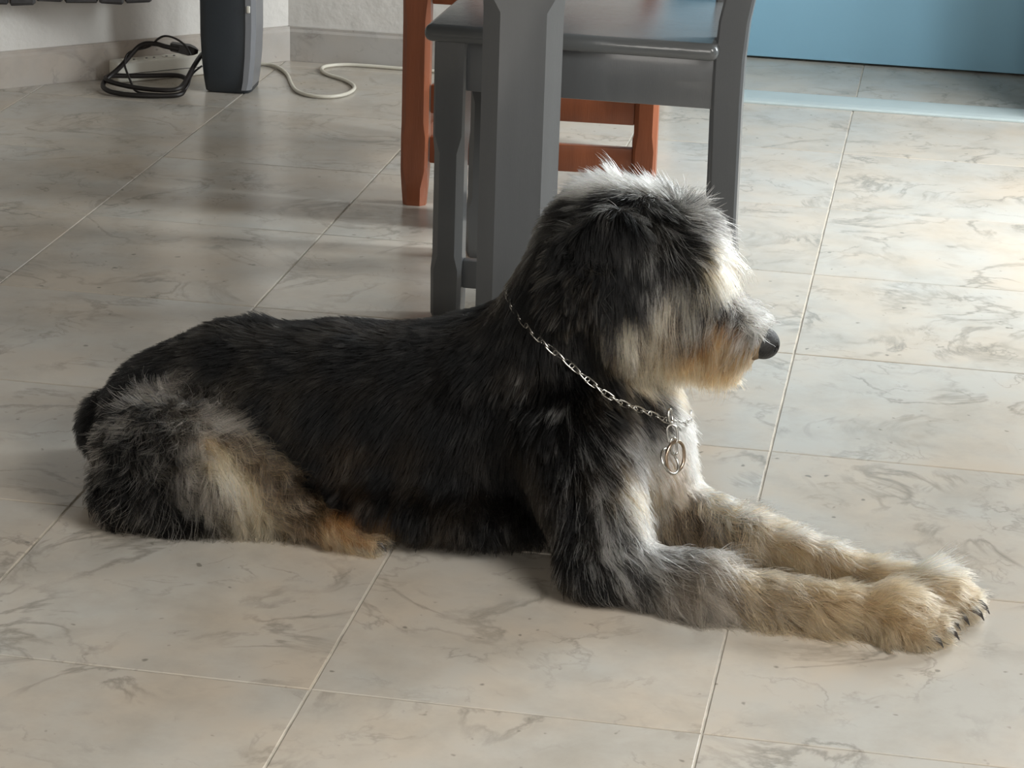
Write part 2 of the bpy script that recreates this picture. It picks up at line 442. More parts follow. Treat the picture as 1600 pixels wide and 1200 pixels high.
bm = loft([[Vector((x, y, z)) for y, z in ((-w, -hh), (w, -hh), (w, hh), (-w, hh))] for x, w, hh in ((-.030, .006, .006), (-.026, .010, .009), (.014, .012, .011), (.026, .009, .008), (.034, .004, .004))])
pl = from_bm('plug', bm, M_BLACKCABLE, coil); pl.location = Vector((-.594, 2.852, .090)) - coil.location; pl.rotation_euler = (0, .18, .25)

tag(tubeo('white_cable', [(-.545, 3.118, .0045), (-.50, 3.128, .0045), (-.456, 3.126, .0045), (-.405, 3.05, .0045), (-.372, 2.955, .0045), (-.335, 2.87, .0045), (-.275, 2.835, .0045), (-.225, 2.87, .0045), (-.215, 2.955, .0045), (-.262, 3.03, .0045), (-.322, 3.07, .0045), (-.352, 3.14, .0045), (-.310, 3.185, .0045), (-.24, 3.188, .0045), (-.16, 3.184, .0045), (-.05, 3.18, .0045), (.1, 3.185, .0045), (.3, 3.19, .0045)], .0044, M_WHITECABLE, sides=8),
    'white cable snaking in an S over the floor tiles beside the tower speaker', 'cable')

# dark stone ledge that overhangs the left wall
la = math.atan2(2.818 - 2.68, -.655 + .99)
ledge = thing('stone_ledge', 'dark slate-clad ledge jutting out above the white skirting wall', 'ledge', (-.655, 2.818, 0), la)
to_l = lambda q: Matrix.Rotation(-la, 2) @ (Vector(q) - Vector((-.655, 2.818)))
wl = lambda x: C + D * ((x - C.x) / D.x) + Vector((.672, -.74)) * .003
LL = .385
plan = [Vector((0, .022)), Vector((-LL, .022)), to_l(wl(-1.045)), to_l(wl(-.72))]
boxy = loft([[Vector((*q, z)) for q in plan] for z in (.215, .62)])
from_bm('core', boxy, M_STONE, ledge)
rs = random.Random(3)
for row in range(4):
    x = 0.0; z = .199 + row * .062
    while x > -LL + .02:
        w = min(rs.uniform(.055, .085), x + LL)
        bm = bmesh.new(); box(bm, (x - w + .0035, -rs.uniform(.002, .012), z + rs.uniform(-.004, .004)), (x, .024, z + .058), .004, 1)
        for v in bm.verts:
            v.co += Vector((rs.uniform(-.0015, .0015), rs.uniform(-.002, .002), rs.uniform(-.002, .002)))
        from_bm('stone', bm, M_STONE, ledge); x -= w
# ---------------------------------------------------------------- dog: body volume
# every entry: kind, data, blend radius.  'e' ellipsoid (centre, radii, rot about y, rot about z), 'c' tapered capsule (a, b, ra, rb)
BODY = [
    ('e', (.118, .555, .094), (.098, .104, .094), 0, 0, .03),
    ('e', (.222, .555, .118), (.145, .112, .118), 0, 0, .03),
    ('e', (.365, .555, .125), (.175, .116, .124), 0, 0, .03),
    ('e', (.520, .550, .135), (.180, .124, .132), 0, 0, .03),
    ('e', (.500, .540, .054), (.265, .146, .060), 0, 0, .03),
    ('e', (.660, .540, .150), (.120, .118, .146), 0, 0, .03),
    ('e', (.755, .525, .135), (.056, .078, .080), 0, 0, .03),
    ('e', (.580, .550, .225), (.085, .075, .062), 0, 0, .04),
    # neck
    ('c', (.640, .535, .225), (.692, .505, .375), .102, .082, .04),
    ('c', (.690, .525, .205), (.742, .515, .190), .080, .052, .03),
    # head
    ('e', (.712, .500, .418), (.080, .066, .068), 0, 0, .02),
    ('e', (.775, .500, .418), (.064, .058, .056), 25, 0, .03),
    ('e', (.755, .500, .345), (.062, .070, .062), 0, 0, .03),
    ('c', (.790, .500, .352), (.890, .500, .300), .050, .027, .025),
    ('c', (.765, .500, .300), (.858, .500, .270), .045, .021, .02),
    ('e', (.818, .468, .392), (.026, .020, .017), 0, 0, .02),
    ('e', (.818, .532, .392), (.026, .020, .017), 0, 0, .02),
    # near fore leg
    ('c', (.680, .440, .170), (.735, .350, .062), .074, .050, .04),
    ('e', (.728, .335, .048), (.042, .034, .044), 0, 0, .02),
    ('c', (.735, .335, .046), (.860, .320, .034), .040, .029, .02),
    ('c', (.860, .320, .034), (1.015, .313, .024), .029, .021, .02),
    ('c', (1.015, .313, .024), (1.085, .315, .026), .021, .026, .02),
    ('e', (1.100, .315, .027), (.043, .034, .026), 0, 0, .015),
    ('c', (1.100, .288, .024), (1.132, .281, .016), .017, .014, .006),
    ('c', (1.108, .306, .026), (1.150, .302, .017), .018, .015, .006),
    ('c', (1.108, .325, .026), (1.151, .327, .017), .018, .015, .006),
    ('c', (1.100, .342, .024), (1.136, .348, .016), .017, .014, .006),
    # far fore leg
    ('c', (.690, .630, .165), (.785, .545, .056), .072, .044, .04),
    ('c', (.785, .540, .046), (.900, .488, .036), .039, .029, .02),
    ('c', (.900, .488, .036), (1.075, .412, .023), .029, .020, .02),
    ('c', (1.075, .412, .023), (1.130, .396, .025), .020, .024, .02),
    ('e', (1.142, .394, .026), (.040, .034, .025), 0, -15, .015),
    ('c', (1.132, .366, .024), (1.163, .356, .016), .017, .014, .006),
    ('c', (1.145, .382, .026), (1.180, .372, .017), .018, .015, .006),
    ('c', (1.149, .400, .026), (1.186, .392, .017), .018, .015, .006),
    ('c', (1.145, .418, .024), (1.176, .414, .016), .017, .014, .006),
    # near hind leg folded at the flank
    ('e', (.140, .425, .090), (.080, .050, .076), 0, 0, .03),
    ('e', (.198, .415, .090), (.058, .042, .064), 0, 0, .03),
    ('e', (.117, .415, .046), (.062, .045, .044), 0, 0, .03),
    ('c', (.225, .420, .085), (.300, .425, .058), .040, .030, .03),
    ('c', (.160, .405, .026), (.290, .425, .030), .024, .020, .02),
    ('c', (.295, .425, .052), (.372, .414, .032), .030, .024, .02),
    ('e', (.392, .412, .027), (.036, .028, .025), 0, 0, .015),
    ('c', (.400, .396, .022), (.428, .392, .014), .013, .011, .005),
    ('c', (.405, .412, .024), (.434, .411, .015), .014, .012, .005),
    ('c', (.400, .428, .022), (.428, .431, .014), .013, .011, .005),
    # far hind leg
    ('e', (.140, .680, .085), (.100, .052, .082), 0, 0, .03),
    ('c', (.225, .690, .075), (.330, .700, .035), .040, .028, .03),
    ('c', (.330, .700, .033), (.420, .705, .026), .026, .026, .02),
    # docked tail curled against the rump
    ('e', (.020, .560, .076), (.036, .044, .044), 0, 0, .02),
]
NEAR_EAR = [
    ('e', (.715, .424, .408), (.046, .013, .072), 8, 0, .02),
    ('e', (.732, .416, .345), (.024, .011, .048), -14, 0, .02),
    ('e', (.668, .430, .385), (.026, .015, .062), 6, 0, .012),
]
FAR_EAR = [(k, (a[0], 1.0 - a[1], a[2] - .012), b, r1, -r2, s) for (k, a, b, r1, r2, s) in NEAR_EAR]


def sd_one(pr, P):
    if pr[0] == 'e':
        c = np.array(pr[1]); r = np.array(pr[2]); q = P - c
        if pr[3]:
            a = math.radians(pr[3]); ca, sa = math.cos(a), math.sin(a)
            q = np.stack([q[..., 0] * ca - q[..., 2] * sa, q[..., 1], q[..., 0] * sa + q[..., 2] * ca], -1)
        if pr[4]:
            a = math.radians(-pr[4]); ca, sa = math.cos(a), math.sin(a)
            q = np.stack([q[..., 0] * ca - q[..., 1] * sa, q[..., 0] * sa + q[..., 1] * ca, q[..., 2]], -1)
        k0 = np.sqrt(((q / r) ** 2).sum(-1)); k1 = np.sqrt(((q / (r * r)) ** 2).sum(-1)) + 1e-9
        return k0 * (k0 - 1.0) / k1
    a = np.array(pr[1]); b = np.array(pr[2]); ba = b - a; q = P - a
    h = np.clip((q @ ba) / (ba @ ba), 0, 1)
    d = np.sqrt(((q - h[..., None] * ba) ** 2).sum(-1))
    return d - (pr[3] + (pr[4] - pr[3]) * h)


def field(prims, lo, hi, step):
    """Smooth union of the primitives on a grid; each one is only worked out near itself."""
    n = np.ceil((np.array(hi) - lo) / step).astype(int) + 1
    ax = [lo[i] + step * np.arange(n[i]) for i in range(3)]
    F = np.full(n, .2, np.float64)
    for pr in prims:
        if pr[0] == 'e':
            m = max(pr[2]); b0 = np.array(pr[1]) - m; b1 = np.array(pr[1]) + m
        else:
            m = max(pr[3], pr[4]); b0 = np.minimum(pr[1], pr[2]) - m; b1 = np.maximum(pr[1], pr[2]) + m
        mar = .07
        i0 = np.clip(np.floor((b0 - mar - lo) / step).astype(int), 0, n); i1 = np.clip(np.ceil((b1 + mar - lo) / step).astype(int) + 1, 0, n)
        if (i1 <= i0).any():
            continue
        sl = tuple(slice(i0[i], i1[i]) for i in range(3))
        G = np.stack(np.meshgrid(*[ax[i][sl[i]] for i in range(3)], indexing='ij'), -1)
        d = sd_one(pr, G); k = pr[-1]
        f = F[sl]
        h = np.maximum(k - np.abs(f - d), 0) / k
        F[sl] = np.minimum(f, d) - h * h * k * .25
    return F


class Field:
    def __init__(s, F, lo, step):
        s.F, s.lo, s.step = F, np.array(lo, float), step

    def __call__(s, P):
        q = (P - s.lo) / s.step
        n = np.array(s.F.shape)
        q = np.clip(q, 0, n - 1.001); i = q.astype(int); t = q - i
        F = s.F; x, y, z = i[..., 0], i[..., 1], i[..., 2]; tx, ty, tz = t[..., 0], t[..., 1], t[..., 2]
        c00 = F[x, y, z] * (1 - tx) + F[x + 1, y, z] * tx; c10 = F[x, y + 1, z] * (1 - tx) + F[x + 1, y + 1, z] * tx
        c01 = F[x, y, z + 1] * (1 - tx) + F[x + 1, y, z + 1] * tx; c11 = F[x, y + 1, z + 1] * (1 - tx) + F[x + 1, y + 1, z + 1] * tx
        return (c00 * (1 - ty) + c10 * ty) * (1 - tz) + (c01 * (1 - ty) + c11 * ty) * tz

    def grad(s, P):
        e = s.step * .7
        g = np.stack([s(P + np.eye(3)[i] * e) - s(P - np.eye(3)[i] * e) for i in range(3)], -1)
        return g / (np.linalg.norm(g, axis=-1, keepdims=True) + 1e-9)


def surface(F, lo, step):
    """Naive surface nets: one vertex per cell that the surface crosses, one quad per crossed edge."""
    S = F < 0
    c = np.zeros(tuple(np.array(F.shape) - 1), np.int8)
    for dx in (0, 1):
        for dy in (0, 1):
            for dz in (0, 1):
                c += S[dx:dx + c.shape[0], dy:dy + c.shape[1], dz:dz + c.shape[2]]
    act = (c > 0) & (c < 8)
    idx = np.full(act.shape, -1, int); cells = np.argwhere(act); idx[act] = np.arange(len(cells))
    acc = np.zeros((len(cells), 3)); cnt = np.zeros(len(cells))
    cor = [(a, b, d) for a in (0, 1) for b in (0, 1) for d in (0, 1)]
    for i, a in enumerate(cor):
        for b in cor[i + 1:]:
            if sum(abs(a[k] - b[k]) for k in range(3)) != 1:
                continue
            ia = cells + a; ib = cells + b
            fa = F[ia[:, 0], ia[:, 1], ia[:, 2]]; fb = F[ib[:, 0], ib[:, 1], ib[:, 2]]
            m = (fa < 0) != (fb < 0)
            t = np.where(m, fa / np.where(m, fa - fb, 1), 0)
            acc += np.where(m[:, None], np.array(a) + t[:, None] * (np.array(b) - np.array(a)), 0); cnt += m
    V = np.array(lo) + step * (cells + acc / cnt[:, None])
    Q = []
    for ax in range(3):
        u, v = (ax + 1) % 3, (ax + 2) % 3
        n = F.shape
        sl0 = [slice(1, n[k] - 1) for k in range(3)]; sl1 = list(sl0)
        sl0[ax] = slice(0, n[ax] - 1); sl1[ax] = slice(1, n[ax])
        a, b = S[tuple(sl0)], S[tuple(sl1)]
        for flip, m in ((False, a & ~b), (True, ~a & b)):
            e = np.argwhere(m)
            off = np.array([1, 1, 1]); off[ax] = 0
            e = e + off
            du = np.zeros(3, int); du[u] = 1; dv = np.zeros(3, int); dv[v] = 1
            q = np.stack([idx[tuple((e - du - dv).T)], idx[tuple((e - dv).T)], idx[tuple(e.T)], idx[tuple((e - du).T)]], 1)
            Q.append(q[:, ::-1] if flip else q)
    return V, np.concatenate(Q)


DOG_LO, DOG_HI, STEP = (-.10, .20, -.012), (1.27, .82, .56), .0055
F_BODY = field(BODY, DOG_LO, DOG_HI, STEP)
_z = DOG_LO[2] + STEP * np.arange(F_BODY.shape[2])
F_BODY = np.maximum(F_BODY, (.0015 - _z)[None, None, :])          # the dog lies flat on the floor
F_EARN = field(NEAR_EAR, DOG_LO, DOG_HI, STEP); F_EARF = field(FAR_EAR, DOG_LO, DOG_HI, STEP)
F_ALL = np.minimum(F_BODY, np.minimum(F_EARN, F_EARF))
BODY_FIELD = Field(F_BODY, DOG_LO, STEP); ALL_FIELD = Field(F_ALL, DOG_LO, STEP); EAR_FIELD = Field(F_EARN, DOG_LO, STEP)
# ---------------------------------------------------------------- dog: how the coat lies
# (point on the skin, its normal, lie of the hair, length, lift, curl, two hair colours (a few hold rim light), share of the second, sag)
GROOM = [
    ((0.072, 0.57, 0.189), (-0.52, 0.12, 0.85), (-0.83, -0.32, -0.46), 0.026, 0.11, 0, 'K', 'G', 0.12, 0),
    ((0.134, 0.573, 0.224), (-0.45, 0.16, 0.88), (-0.87, -0.27, -0.4), 0.026, 0.11, 0, 'K', 'G', 0.12, 0),
    ((0.241, 0.591, 0.246), (-0.03, 0.29, 0.96), (-0.99, -0.14, 0.01), 0.036, 0.6, 0, 'K', 'G', 0.12, 0),
    ((0.219, 0.59, 0.237), (-0.02, 0.31, 0.95), (-0.99, -0.16, 0.03), 0.03, 0.165, 0, 'K', 'G', 0.12, 0),
    ((0.309, 0.585, 0.24), (-0.18, 0.28, 0.94), (-0.97, -0.21, -0.13), 0.026, 0.11, 0, 'K', 'G', 0.12, 0),
    ((0.395, 0.59, 0.244), (-0.03, 0.33, 0.94), (-0.99, -0.16, 0.02), 0.026, 0.099, 0, 'K', 'G', 0.12, 0),
    ((0.491, 0.545, 0.268), (-0.33, -0.04, 0.94), (-0.91, -0.24, -0.33), 0.026, 0.11, 0, 'K', 'G', 0.12, 0),
    ((0.547, 0.562, 0.293), (-0.49, 0.19, 0.85), (-0.85, -0.32, -0.42), 0.032, 0.1375, 0, 'K', 'G', 0.12, 0),
    ((0.112, 0.503, 0.184), (-0.39, -0.5, 0.78), (-0.68, -0.41, -0.61), 0.026, 0.11, 0, 'K', 'G', 0.12, 0),
    ((0.203, 0.492, 0.214), (-0.1, -0.59, 0.8), (-0.77, -0.46, -0.44), 0.026, 0.099, 0, 'K', 'G', 0.12, 0),
    ((0.289, 0.496, 0.22), (-0.11, -0.56, 0.82), (-0.83, -0.41, -0.39), 0.026, 0.099, 0, 'K', 'G', 0.12, 0),
    ((0.375, 0.493, 0.229), (-0.01, -0.56, 0.83), (-0.83, -0.46, -0.32), 0.026, 0.099, 0, 'K', 'G', 0.12, 0),
    ((0.462, 0.486, 0.239), (-0.23, -0.55, 0.8), (-0.73, -0.44, -0.52), 0.026, 0.099, 0, 'K', 'G', 0.12, 0),
    ((0.549, 0.47, 0.253), (-0.42, -0.74, 0.52), (-0.41, -0.36, -0.84), 0.028, 0.11, 0, 'K', 'G', 0.12, 0),
    ((0.258, 0.453, 0.161), (0.02, -0.94, 0.34), (-0.64, -0.27, -0.72), 0.026, 0.11, 0, 'K', 'G', 0.12, 0),
    ((0.345, 0.446, 0.163), (-0.08, -0.95, 0.29), (-0.51, -0.22, -0.83), 0.026, 0.11, 0, 'K', 'G', 0.12, 0),
    ((0.43, 0.444, 0.172), (-0.14, -0.94, 0.32), (-0.44, -0.22, -0.87), 0.026, 0.11, 0, 'K', 'G', 0.12, 0),
    ((0.516, 0.436, 0.184), (-0.02, -0.94, 0.35), (-0.32, -0.33, -0.89), 0.026, 0.11, 0, 'K', 'G', 0.12, 0),
    ((0.582, 0.436, 0.19), (-0.43, -0.89, 0.16), (-0.1, -0.13, -0.99), 0.028, 0.11, 0, 'K', 'G', 0.12, 0),
    ((0.329, 0.444, 0.1), (-0.12, -0.99, 0.09), (-0.41, -0.04, -0.91), 0.026, 0.11, 0, 'K', 'G', 0.12, 0),
    ((0.434, 0.433, 0.097), (-0.11, -0.86, 0.5), (-0.33, -0.45, -0.83), 0.028, 0.11, 0, 'K', 'G', 0.12, 0),
    ((0.52, 0.427, 0.108), (0.01, -0.99, 0.14), (-0.22, -0.14, -0.97), 0.028, 0.11, 0, 'K', 'G', 0.12, 0),
    ((0.602, 0.43, 0.116), (-0.36, -0.91, -0.2), (0.11, 0.17, -0.98), 0.03, 0.11, 0.001, 'K', 'G', 0.12, 0),
    ((0.389, 0.411, 0.066), (-0.14, -0.79, 0.59), (-0.26, -0.55, -0.79), 0.028, 0.11, 0.001, 'K', 'G', 0.12, 0),
    ((0.485, 0.396, 0.046), (-0.03, -0.95, -0.3), (-0.11, 0.3, -0.95), 0.03, 0.1375, 0.003, 'K', 'G', 0.12, 0),
    ((0.568, 0.402, 0.043), (0.13, -0.9, -0.41), (-0.14, 0.4, -0.91), 0.032, 0.1375, 0.003, 'K', 'G', 0.12, 0),
    ((0.632, 0.416, 0.049), (0.29, -0.93, -0.23), (-0.08, 0.21, -0.97), 0.03, 0.1375, 0.003, 'K', 'G', 0.12, 0),
    ((0.65, 0.465, 0.008), (0.12, -0.37, -0.92), (-0.47, 0.8, -0.38), 0.02, 0.1375, 0.002, 'S', 'W', 0.4, 0),
    ((0.053, 0.517, 0.155), (-0.66, -0.34, 0.67), (-0.53, -0.43, -0.73), 0.024, 0.1375, 0, 'K', 'G', 0.12, 0),
    ((0.014, 0.522, 0.099), (-0.45, -0.78, 0.44), (-0.36, -0.29, -0.89), 0.022, 0.165, 0, 'K', 'G', 0.12, 0),
    ((-0.014, 0.535, 0.059), (-0.85, -0.44, -0.29), (0.38, -0.12, -0.92), 0.022, 0.165, 0, 'K', 'G', 0.12, 0),
    ((0.37, 0.419, 0.069), (-0.13, -0.67, 0.73), (-0.39, -0.64, -0.66), 0.026, 0.12, 0, 'K', 'G', 0.12, 0),
    ((0.441, 0.406, 0.073), (-0.1, -0.76, 0.64), (-0.25, -0.6, -0.76), 0.026, 0.12, 0, 'K', 'G', 0.12, 0),
    ((0.463, 0.424, 0.019), (-0.05, -0.49, -0.87), (-0.38, 0.82, -0.43), 0.026, 0.12, 0, 'K', 'G', 0.12, 0),
    ((0.477, 0.397, 0.063), (-0.05, -0.94, 0.34), (-0.1, -0.33, -0.94), 0.026, 0.12, 0, 'K', 'G', 0.12, 0),
    ((0.333, 0.427, 0.08), (0.41, -0.35, 0.85), (-0.03, -0.93, -0.37), 0.026, 0.12, 0, 'K', 'G', 0.12, 0),
    ((0.286, 0.445, 0.122), (0.02, -1.0, 0.08), (-0.55, -0.08, -0.83), 0.026, 0.12, 0, 'K', 'G', 0.12, 0),
    ((0.417, 0.402, 0.054), (-0.08, -0.98, 0.2), (-0.21, -0.18, -0.96), 0.026, 0.12, 0, 'K', 'G', 0.12, 0),
    ((0.512, 0.433, 0.011), (0.01, -0.4, -0.92), (-0.32, 0.87, -0.39), 0.026, 0.12, 0, 'K', 'G', 0.12, 0),
    ((0.628, 0.405, 0.214), (-0.57, -0.66, 0.49), (-0.15, -0.51, -0.85), 0.03, 0.2, 0, 'K', 'S', 0.05, 0),
    ((0.662, 0.385, 0.216), (-0.23, -0.75, 0.61), (0.06, -0.64, -0.77), 0.036, 0.25, 0.001, 'K', 'S', 0.16, 0),
    ((0.698, 0.375, 0.198), (0.19, -0.81, 0.55), (0.33, -0.48, -0.81), 0.032, 0.22, 0.001, 'K', 'S', 0.1, 0),
    ((0.678, 0.358, 0.168), (-0.24, -0.89, 0.4), (0.15, -0.44, -0.89), 0.032, 0.22, 0.001, 'K', 'S', 0.06, 0),
    ((0.722, 0.379, 0.19), (0.48, -0.66, 0.58), (0.47, -0.36, -0.8), 0.034, 0.25, 0.001, 'K', 'S', 0.18, 0),
    ((0.735, 0.359, 0.156), (0.49, -0.65, 0.58), (0.39, -0.43, -0.82), 0.036, 0.25, 0.002, 'K', 'S', 0.25, 0),
    ((0.7, 0.331, 0.121), (-0.27, -0.89, 0.38), (0.11, -0.42, -0.9), 0.032, 0.2, 0.001, 'K', 'S', 0.05, 0),
    ((0.744, 0.331, 0.117), (0.4, -0.71, 0.58), (0.29, -0.5, -0.82), 0.038, 0.25, 0.002, 'G', 'S', 0.45, 0),
    ((0.762, 0.374, 0.136), (0.86, -0.27, 0.44), (0.35, -0.33, -0.88), 0.04, 0.25, 0.002, 'C', 'S', 0.4, 0),
    ((0.773, 0.45, 0.117), (0.72, -0.64, -0.26), (-0.21, 0.15, -0.97), 0.04, 0.3, 0.002, 'C', 'W', 0.35, 0),
    ((0.754, 0.413, 0.172), (0.91, -0.22, 0.35), (0.32, -0.19, -0.93), 0.034, 0.25, 0.001, 'G', 'S', 0.45, 0),
    ((0.777, 0.457, 0.167), (0.72, -0.67, 0.19), (0.32, 0.08, -0.94), 0.034, 0.3, 0.001, 'S', 'W', 0.6, 0),
    ((0.779, 0.485, 0.068), (0.43, -0.79, -0.43), (-0.06, 0.45, -0.89), 0.042, 0.3, 0.003, 'C', 'W', 0.4, 0),
    ((0.778, 0.36, 0.092), (0.95, -0.03, 0.31), (0.29, -0.31, -0.91), 0.04, 0.3, 0.003, 'S', 'W', 0.4, 0),
    ((0.701, 0.311, 0.078), (-0.58, -0.7, 0.41), (0.06, -0.54, -0.84), 0.028, 0.2, 0.001, 'K', 'S', 0.06, 0),
    ((0.734, 0.291, 0.047), (-0.01, -1.0, -0.04), (0.5, 0.03, -0.87), 0.026, 0.2, 0.001, 'K', 'S', 0.05, 0),
    ((0.74, 0.31, 0.009), (0.06, -0.61, -0.79), (0.93, 0.32, -0.17), 0.022, 0.2, 0, 'K', 'S', 0.03, 0),
    ((0.773, 0.311, 0.077), (0.39, -0.62, 0.68), (0.6, -0.39, -0.7), 0.036, 0.3, 0.003, 'G', 'S', 0.6, 0.2),
    ((0.781, 0.294, 0.047), (-0.01, -0.99, 0.15), (0.6, -0.13, -0.79), 0.032, 0.2, 0.003, 'G', 'S', 0.45, 0.2),
    ((0.638, 0.451, 0.402), (-0.68, -0.67, 0.29), (-0.15, -0.26, -0.95), 0.04, 0.3, 0, 'K', 'G', 0.13, 0.2),
    ((0.614, 0.46, 0.356), (-0.74, -0.62, 0.26), (-0.19, -0.18, -0.96), 0.04, 0.35, 0, 'K', 'G', 0.13, 0.2),
    ((0.589, 0.47, 0.308), (-0.76, -0.58, 0.29), (-0.17, -0.26, -0.95), 0.04, 0.3, 0, 'K', 'G', 0.13, 0.2),
    ((0.636, 0.435, 0.307), (-0.33, -0.94, 0.06), (0.04, -0.08, -1.0), 0.036, 0.25, 0, 'K', 'G', 0.13, 0.2),
    ((0.678, 0.433, 0.277), (0.17, -0.98, -0.02), (0.13, 0.04, -0.99), 0.03, 0.2, 0, 'K', 'G', 0.12, 0.2),
    ((0.718, 0.444, 0.252), (0.63, -0.63, 0.46), (0.35, -0.3, -0.89), 0.03, 0.2, 0, 'K', 'G', 0.13, 0.2),
    ((0.693, 0.432, 0.304), (0.24, -0.96, -0.14), (0.08, 0.17, -0.98), 0.03, 0.2, 0, 'K', 'G', 0.12, 0.2),
    ((0.75, 0.457, 0.22), (0.68, -0.48, 0.55), (0.55, -0.17, -0.82), 0.03, 0.25, 0, 'K', 'G', 0.16, 0.1),
    ((0.772, 0.477, 0.215), (0.62, -0.61, 0.5), (0.72, 0.18, -0.67), 0.036, 0.35, 0, 'K', 'S', 0.25, 0.1),
    ((0.665, 0.418, 0.247), (-0.08, -0.72, 0.69), (0.17, -0.69, -0.71), 0.03, 0.2, 0, 'K', 'G', 0.14, 0.1),
    ((0.724, 0.411, 0.221), (0.61, -0.47, 0.64), (0.52, -0.37, -0.77), 0.03, 0.2, 0, 'K', 'G', 0.16, 0.1),
    ((0.76, 0.45, 0.198), (0.77, -0.54, 0.33), (0.33, -0.11, -0.94), 0.03, 0.22, 0, 'K', 'S', 0.2, 0),
    ((0.789, 0.484, 0.201), (0.78, -0.5, 0.37), (0.44, 0.01, -0.9), 0.028, 0.3, 0.001, 'K', 'W', 0.5, 0),
    ((0.8, 0.496, 0.185), (0.92, -0.3, 0.23), (0.22, -0.07, -0.97), 0.028, 0.3, 0.001, 'W', 'S', 0.3, 0),
    ((0.809, 0.543, 0.147), (0.98, 0.11, 0.17), (0.19, -0.28, -0.94), 0.028, 0.3, 0.001, 'W', 'W', 0.3, 0),
    ((0.818, 0.564, 0.104), (0.96, 0.16, 0.22), (0.26, -0.26, -0.93), 0.026, 0.25, 0.001, 'W', 'C', 0.3, 0),
    ((0.804, 0.489, 0.131), (0.94, -0.35, -0.04), (0.0, 0.11, -0.99), 0.022, 0.2, 0.001, 'P', 'C', 0.6, 0),
    ((0.795, 0.491, 0.058), (0.11, -0.99, 0.02), (0.35, 0.02, -0.94), 0.04, 0.3, 0.003, 'B', 'C', 0.4, 0.1),
    ((0.683, 0.505, 0.481), (-0.32, 0.08, 0.94), (-0.94, 0.13, -0.33), 0.034, 0.55, 0.001, 'W', 'S', 0.4, 0),  # white crown tuft, whitened further to carry the backlight
    ((0.705, 0.519, 0.489), (-0.08, 0.27, 0.96), (-0.99, 0.11, -0.11), 0.034, 0.75, 0.001, 'W', 'S', 0.35, 0),
    ((0.73, 0.579, 0.471), (0.26, 0.27, 0.93), (-0.96, 0.21, 0.21), 0.03, 0.7, 0.001, 'W', 'S', 0.4, 0),
    ((0.758, 0.519, 0.481), (0.17, 0.29, 0.94), (-0.94, 0.34, 0.06), 0.028, 0.6, 0.001, 'W', 'S', 0.5, 0),
    ((0.661, 0.471, 0.461), (-0.55, -0.47, 0.69), (-0.83, 0.23, -0.51), 0.03, 0.3, 0.001, 'K', 'S', 0.12, 0),
    ((0.698, 0.463, 0.472), (-0.15, -0.58, 0.8), (-0.85, -0.34, -0.41), 0.024, 0.2, 0, 'K', 'S', 0.06, 0),
    ((0.733, 0.468, 0.475), (0.07, -0.5, 0.86), (-0.39, -0.81, -0.44), 0.024, 0.2, 0, 'K', 'S', 0.1, 0),
    ((0.768, 0.472, 0.473), (0.22, -0.45, 0.87), (0.66, -0.59, -0.47), 0.028, 0.3, 0, 'K', 'S', 0.08, 0),
    ((0.786, 0.519, 0.479), (0.34, 0.28, 0.9), (-0.94, 0.04, 0.34), 0.034, 0.6, 0.001, 'K', 'S', 0.3, 0),
    ((0.803, 0.519, 0.463), (0.5, 0.31, 0.81), (0.28, 0.83, -0.49), 0.032, 0.5, 0.001, 'K', 'S', 0.45, 0),
    ((0.822, 0.496, 0.451), (0.76, -0.06, 0.65), (0.65, 0.07, -0.75), 0.036, 0.45, 0.002, 'G', 'S', 0.6, 0),
    ((0.838, 0.509, 0.432), (0.93, 0.14, 0.33), (0.35, -0.13, -0.93), 0.036, 0.5, 0.002, 'G', 'S', 0.6, 0),
    ((0.791, 0.456, 0.451), (0.36, -0.73, 0.57), (0.86, 0.03, -0.51), 0.042, 0.35, 0.003, 'K', 'S', 0.22, 0),
    ((0.808, 0.456, 0.432), (0.53, -0.78, 0.32), (0.71, 0.21, -0.67), 0.044, 0.35, 0.003, 'K', 'S', 0.35, 0),
    ((0.782, 0.443, 0.425), (0.24, -0.96, 0.13), (0.34, -0.04, -0.94), 0.036, 0.3, 0.001, 'K', 'S', 0.06, 0.2),
    ((0.806, 0.448, 0.405), (0.2, -0.96, 0.19), (0.46, -0.09, -0.89), 0.04, 0.3, 0.001, 'K', 'S', 0.15, 0.3),
    ((0.831, 0.47, 0.413), (0.79, -0.38, 0.49), (0.37, -0.36, -0.86), 0.056, 0.45, 0.001, 'Y', 'T', 0.35, 0.5),
    ((0.843, 0.524, 0.394), (0.96, -0.24, 0.16), (0.11, -0.19, -0.97), 0.052, 0.5, 0.001, 'Y', 'T', 0.3, 0.5),
    ((0.849, 0.535, 0.409), (0.84, 0.23, 0.5), (0.54, -0.17, -0.83), 0.04, 0.5, 0.002, 'N', 'S', 0.5, 0.2),
    ((0.859, 0.53, 0.39), (1.0, 0.06, 0.02), (0.03, -0.22, -0.97), 0.04, 0.5, 0.002, 'C', 'R', 0.4, 0.3),
    ((0.864, 0.522, 0.376), (0.95, 0.16, 0.27), (0.3, -0.24, -0.92), 0.03, 0.45, 0.002, 'C', 'S', 0.5, 0.2),
    ((0.823, 0.453, 0.38), (0.34, -0.8, -0.49), (-0.25, 0.43, -0.87), 0.05, 0.3, 0.001, 'G', 'Y', 0.5, 0.6),
    ((0.835, 0.468, 0.36), (0.58, -0.74, 0.33), (0.14, -0.31, -0.94), 0.036, 0.25, 0.001, 'K', 'S', 0.5, 0.5),
    ((0.804, 0.447, 0.376), (0.29, -0.95, -0.13), (-0.1, 0.11, -0.99), 0.055, 0.3, 0.001, 'G', 'Y', 0.55, 0.6),
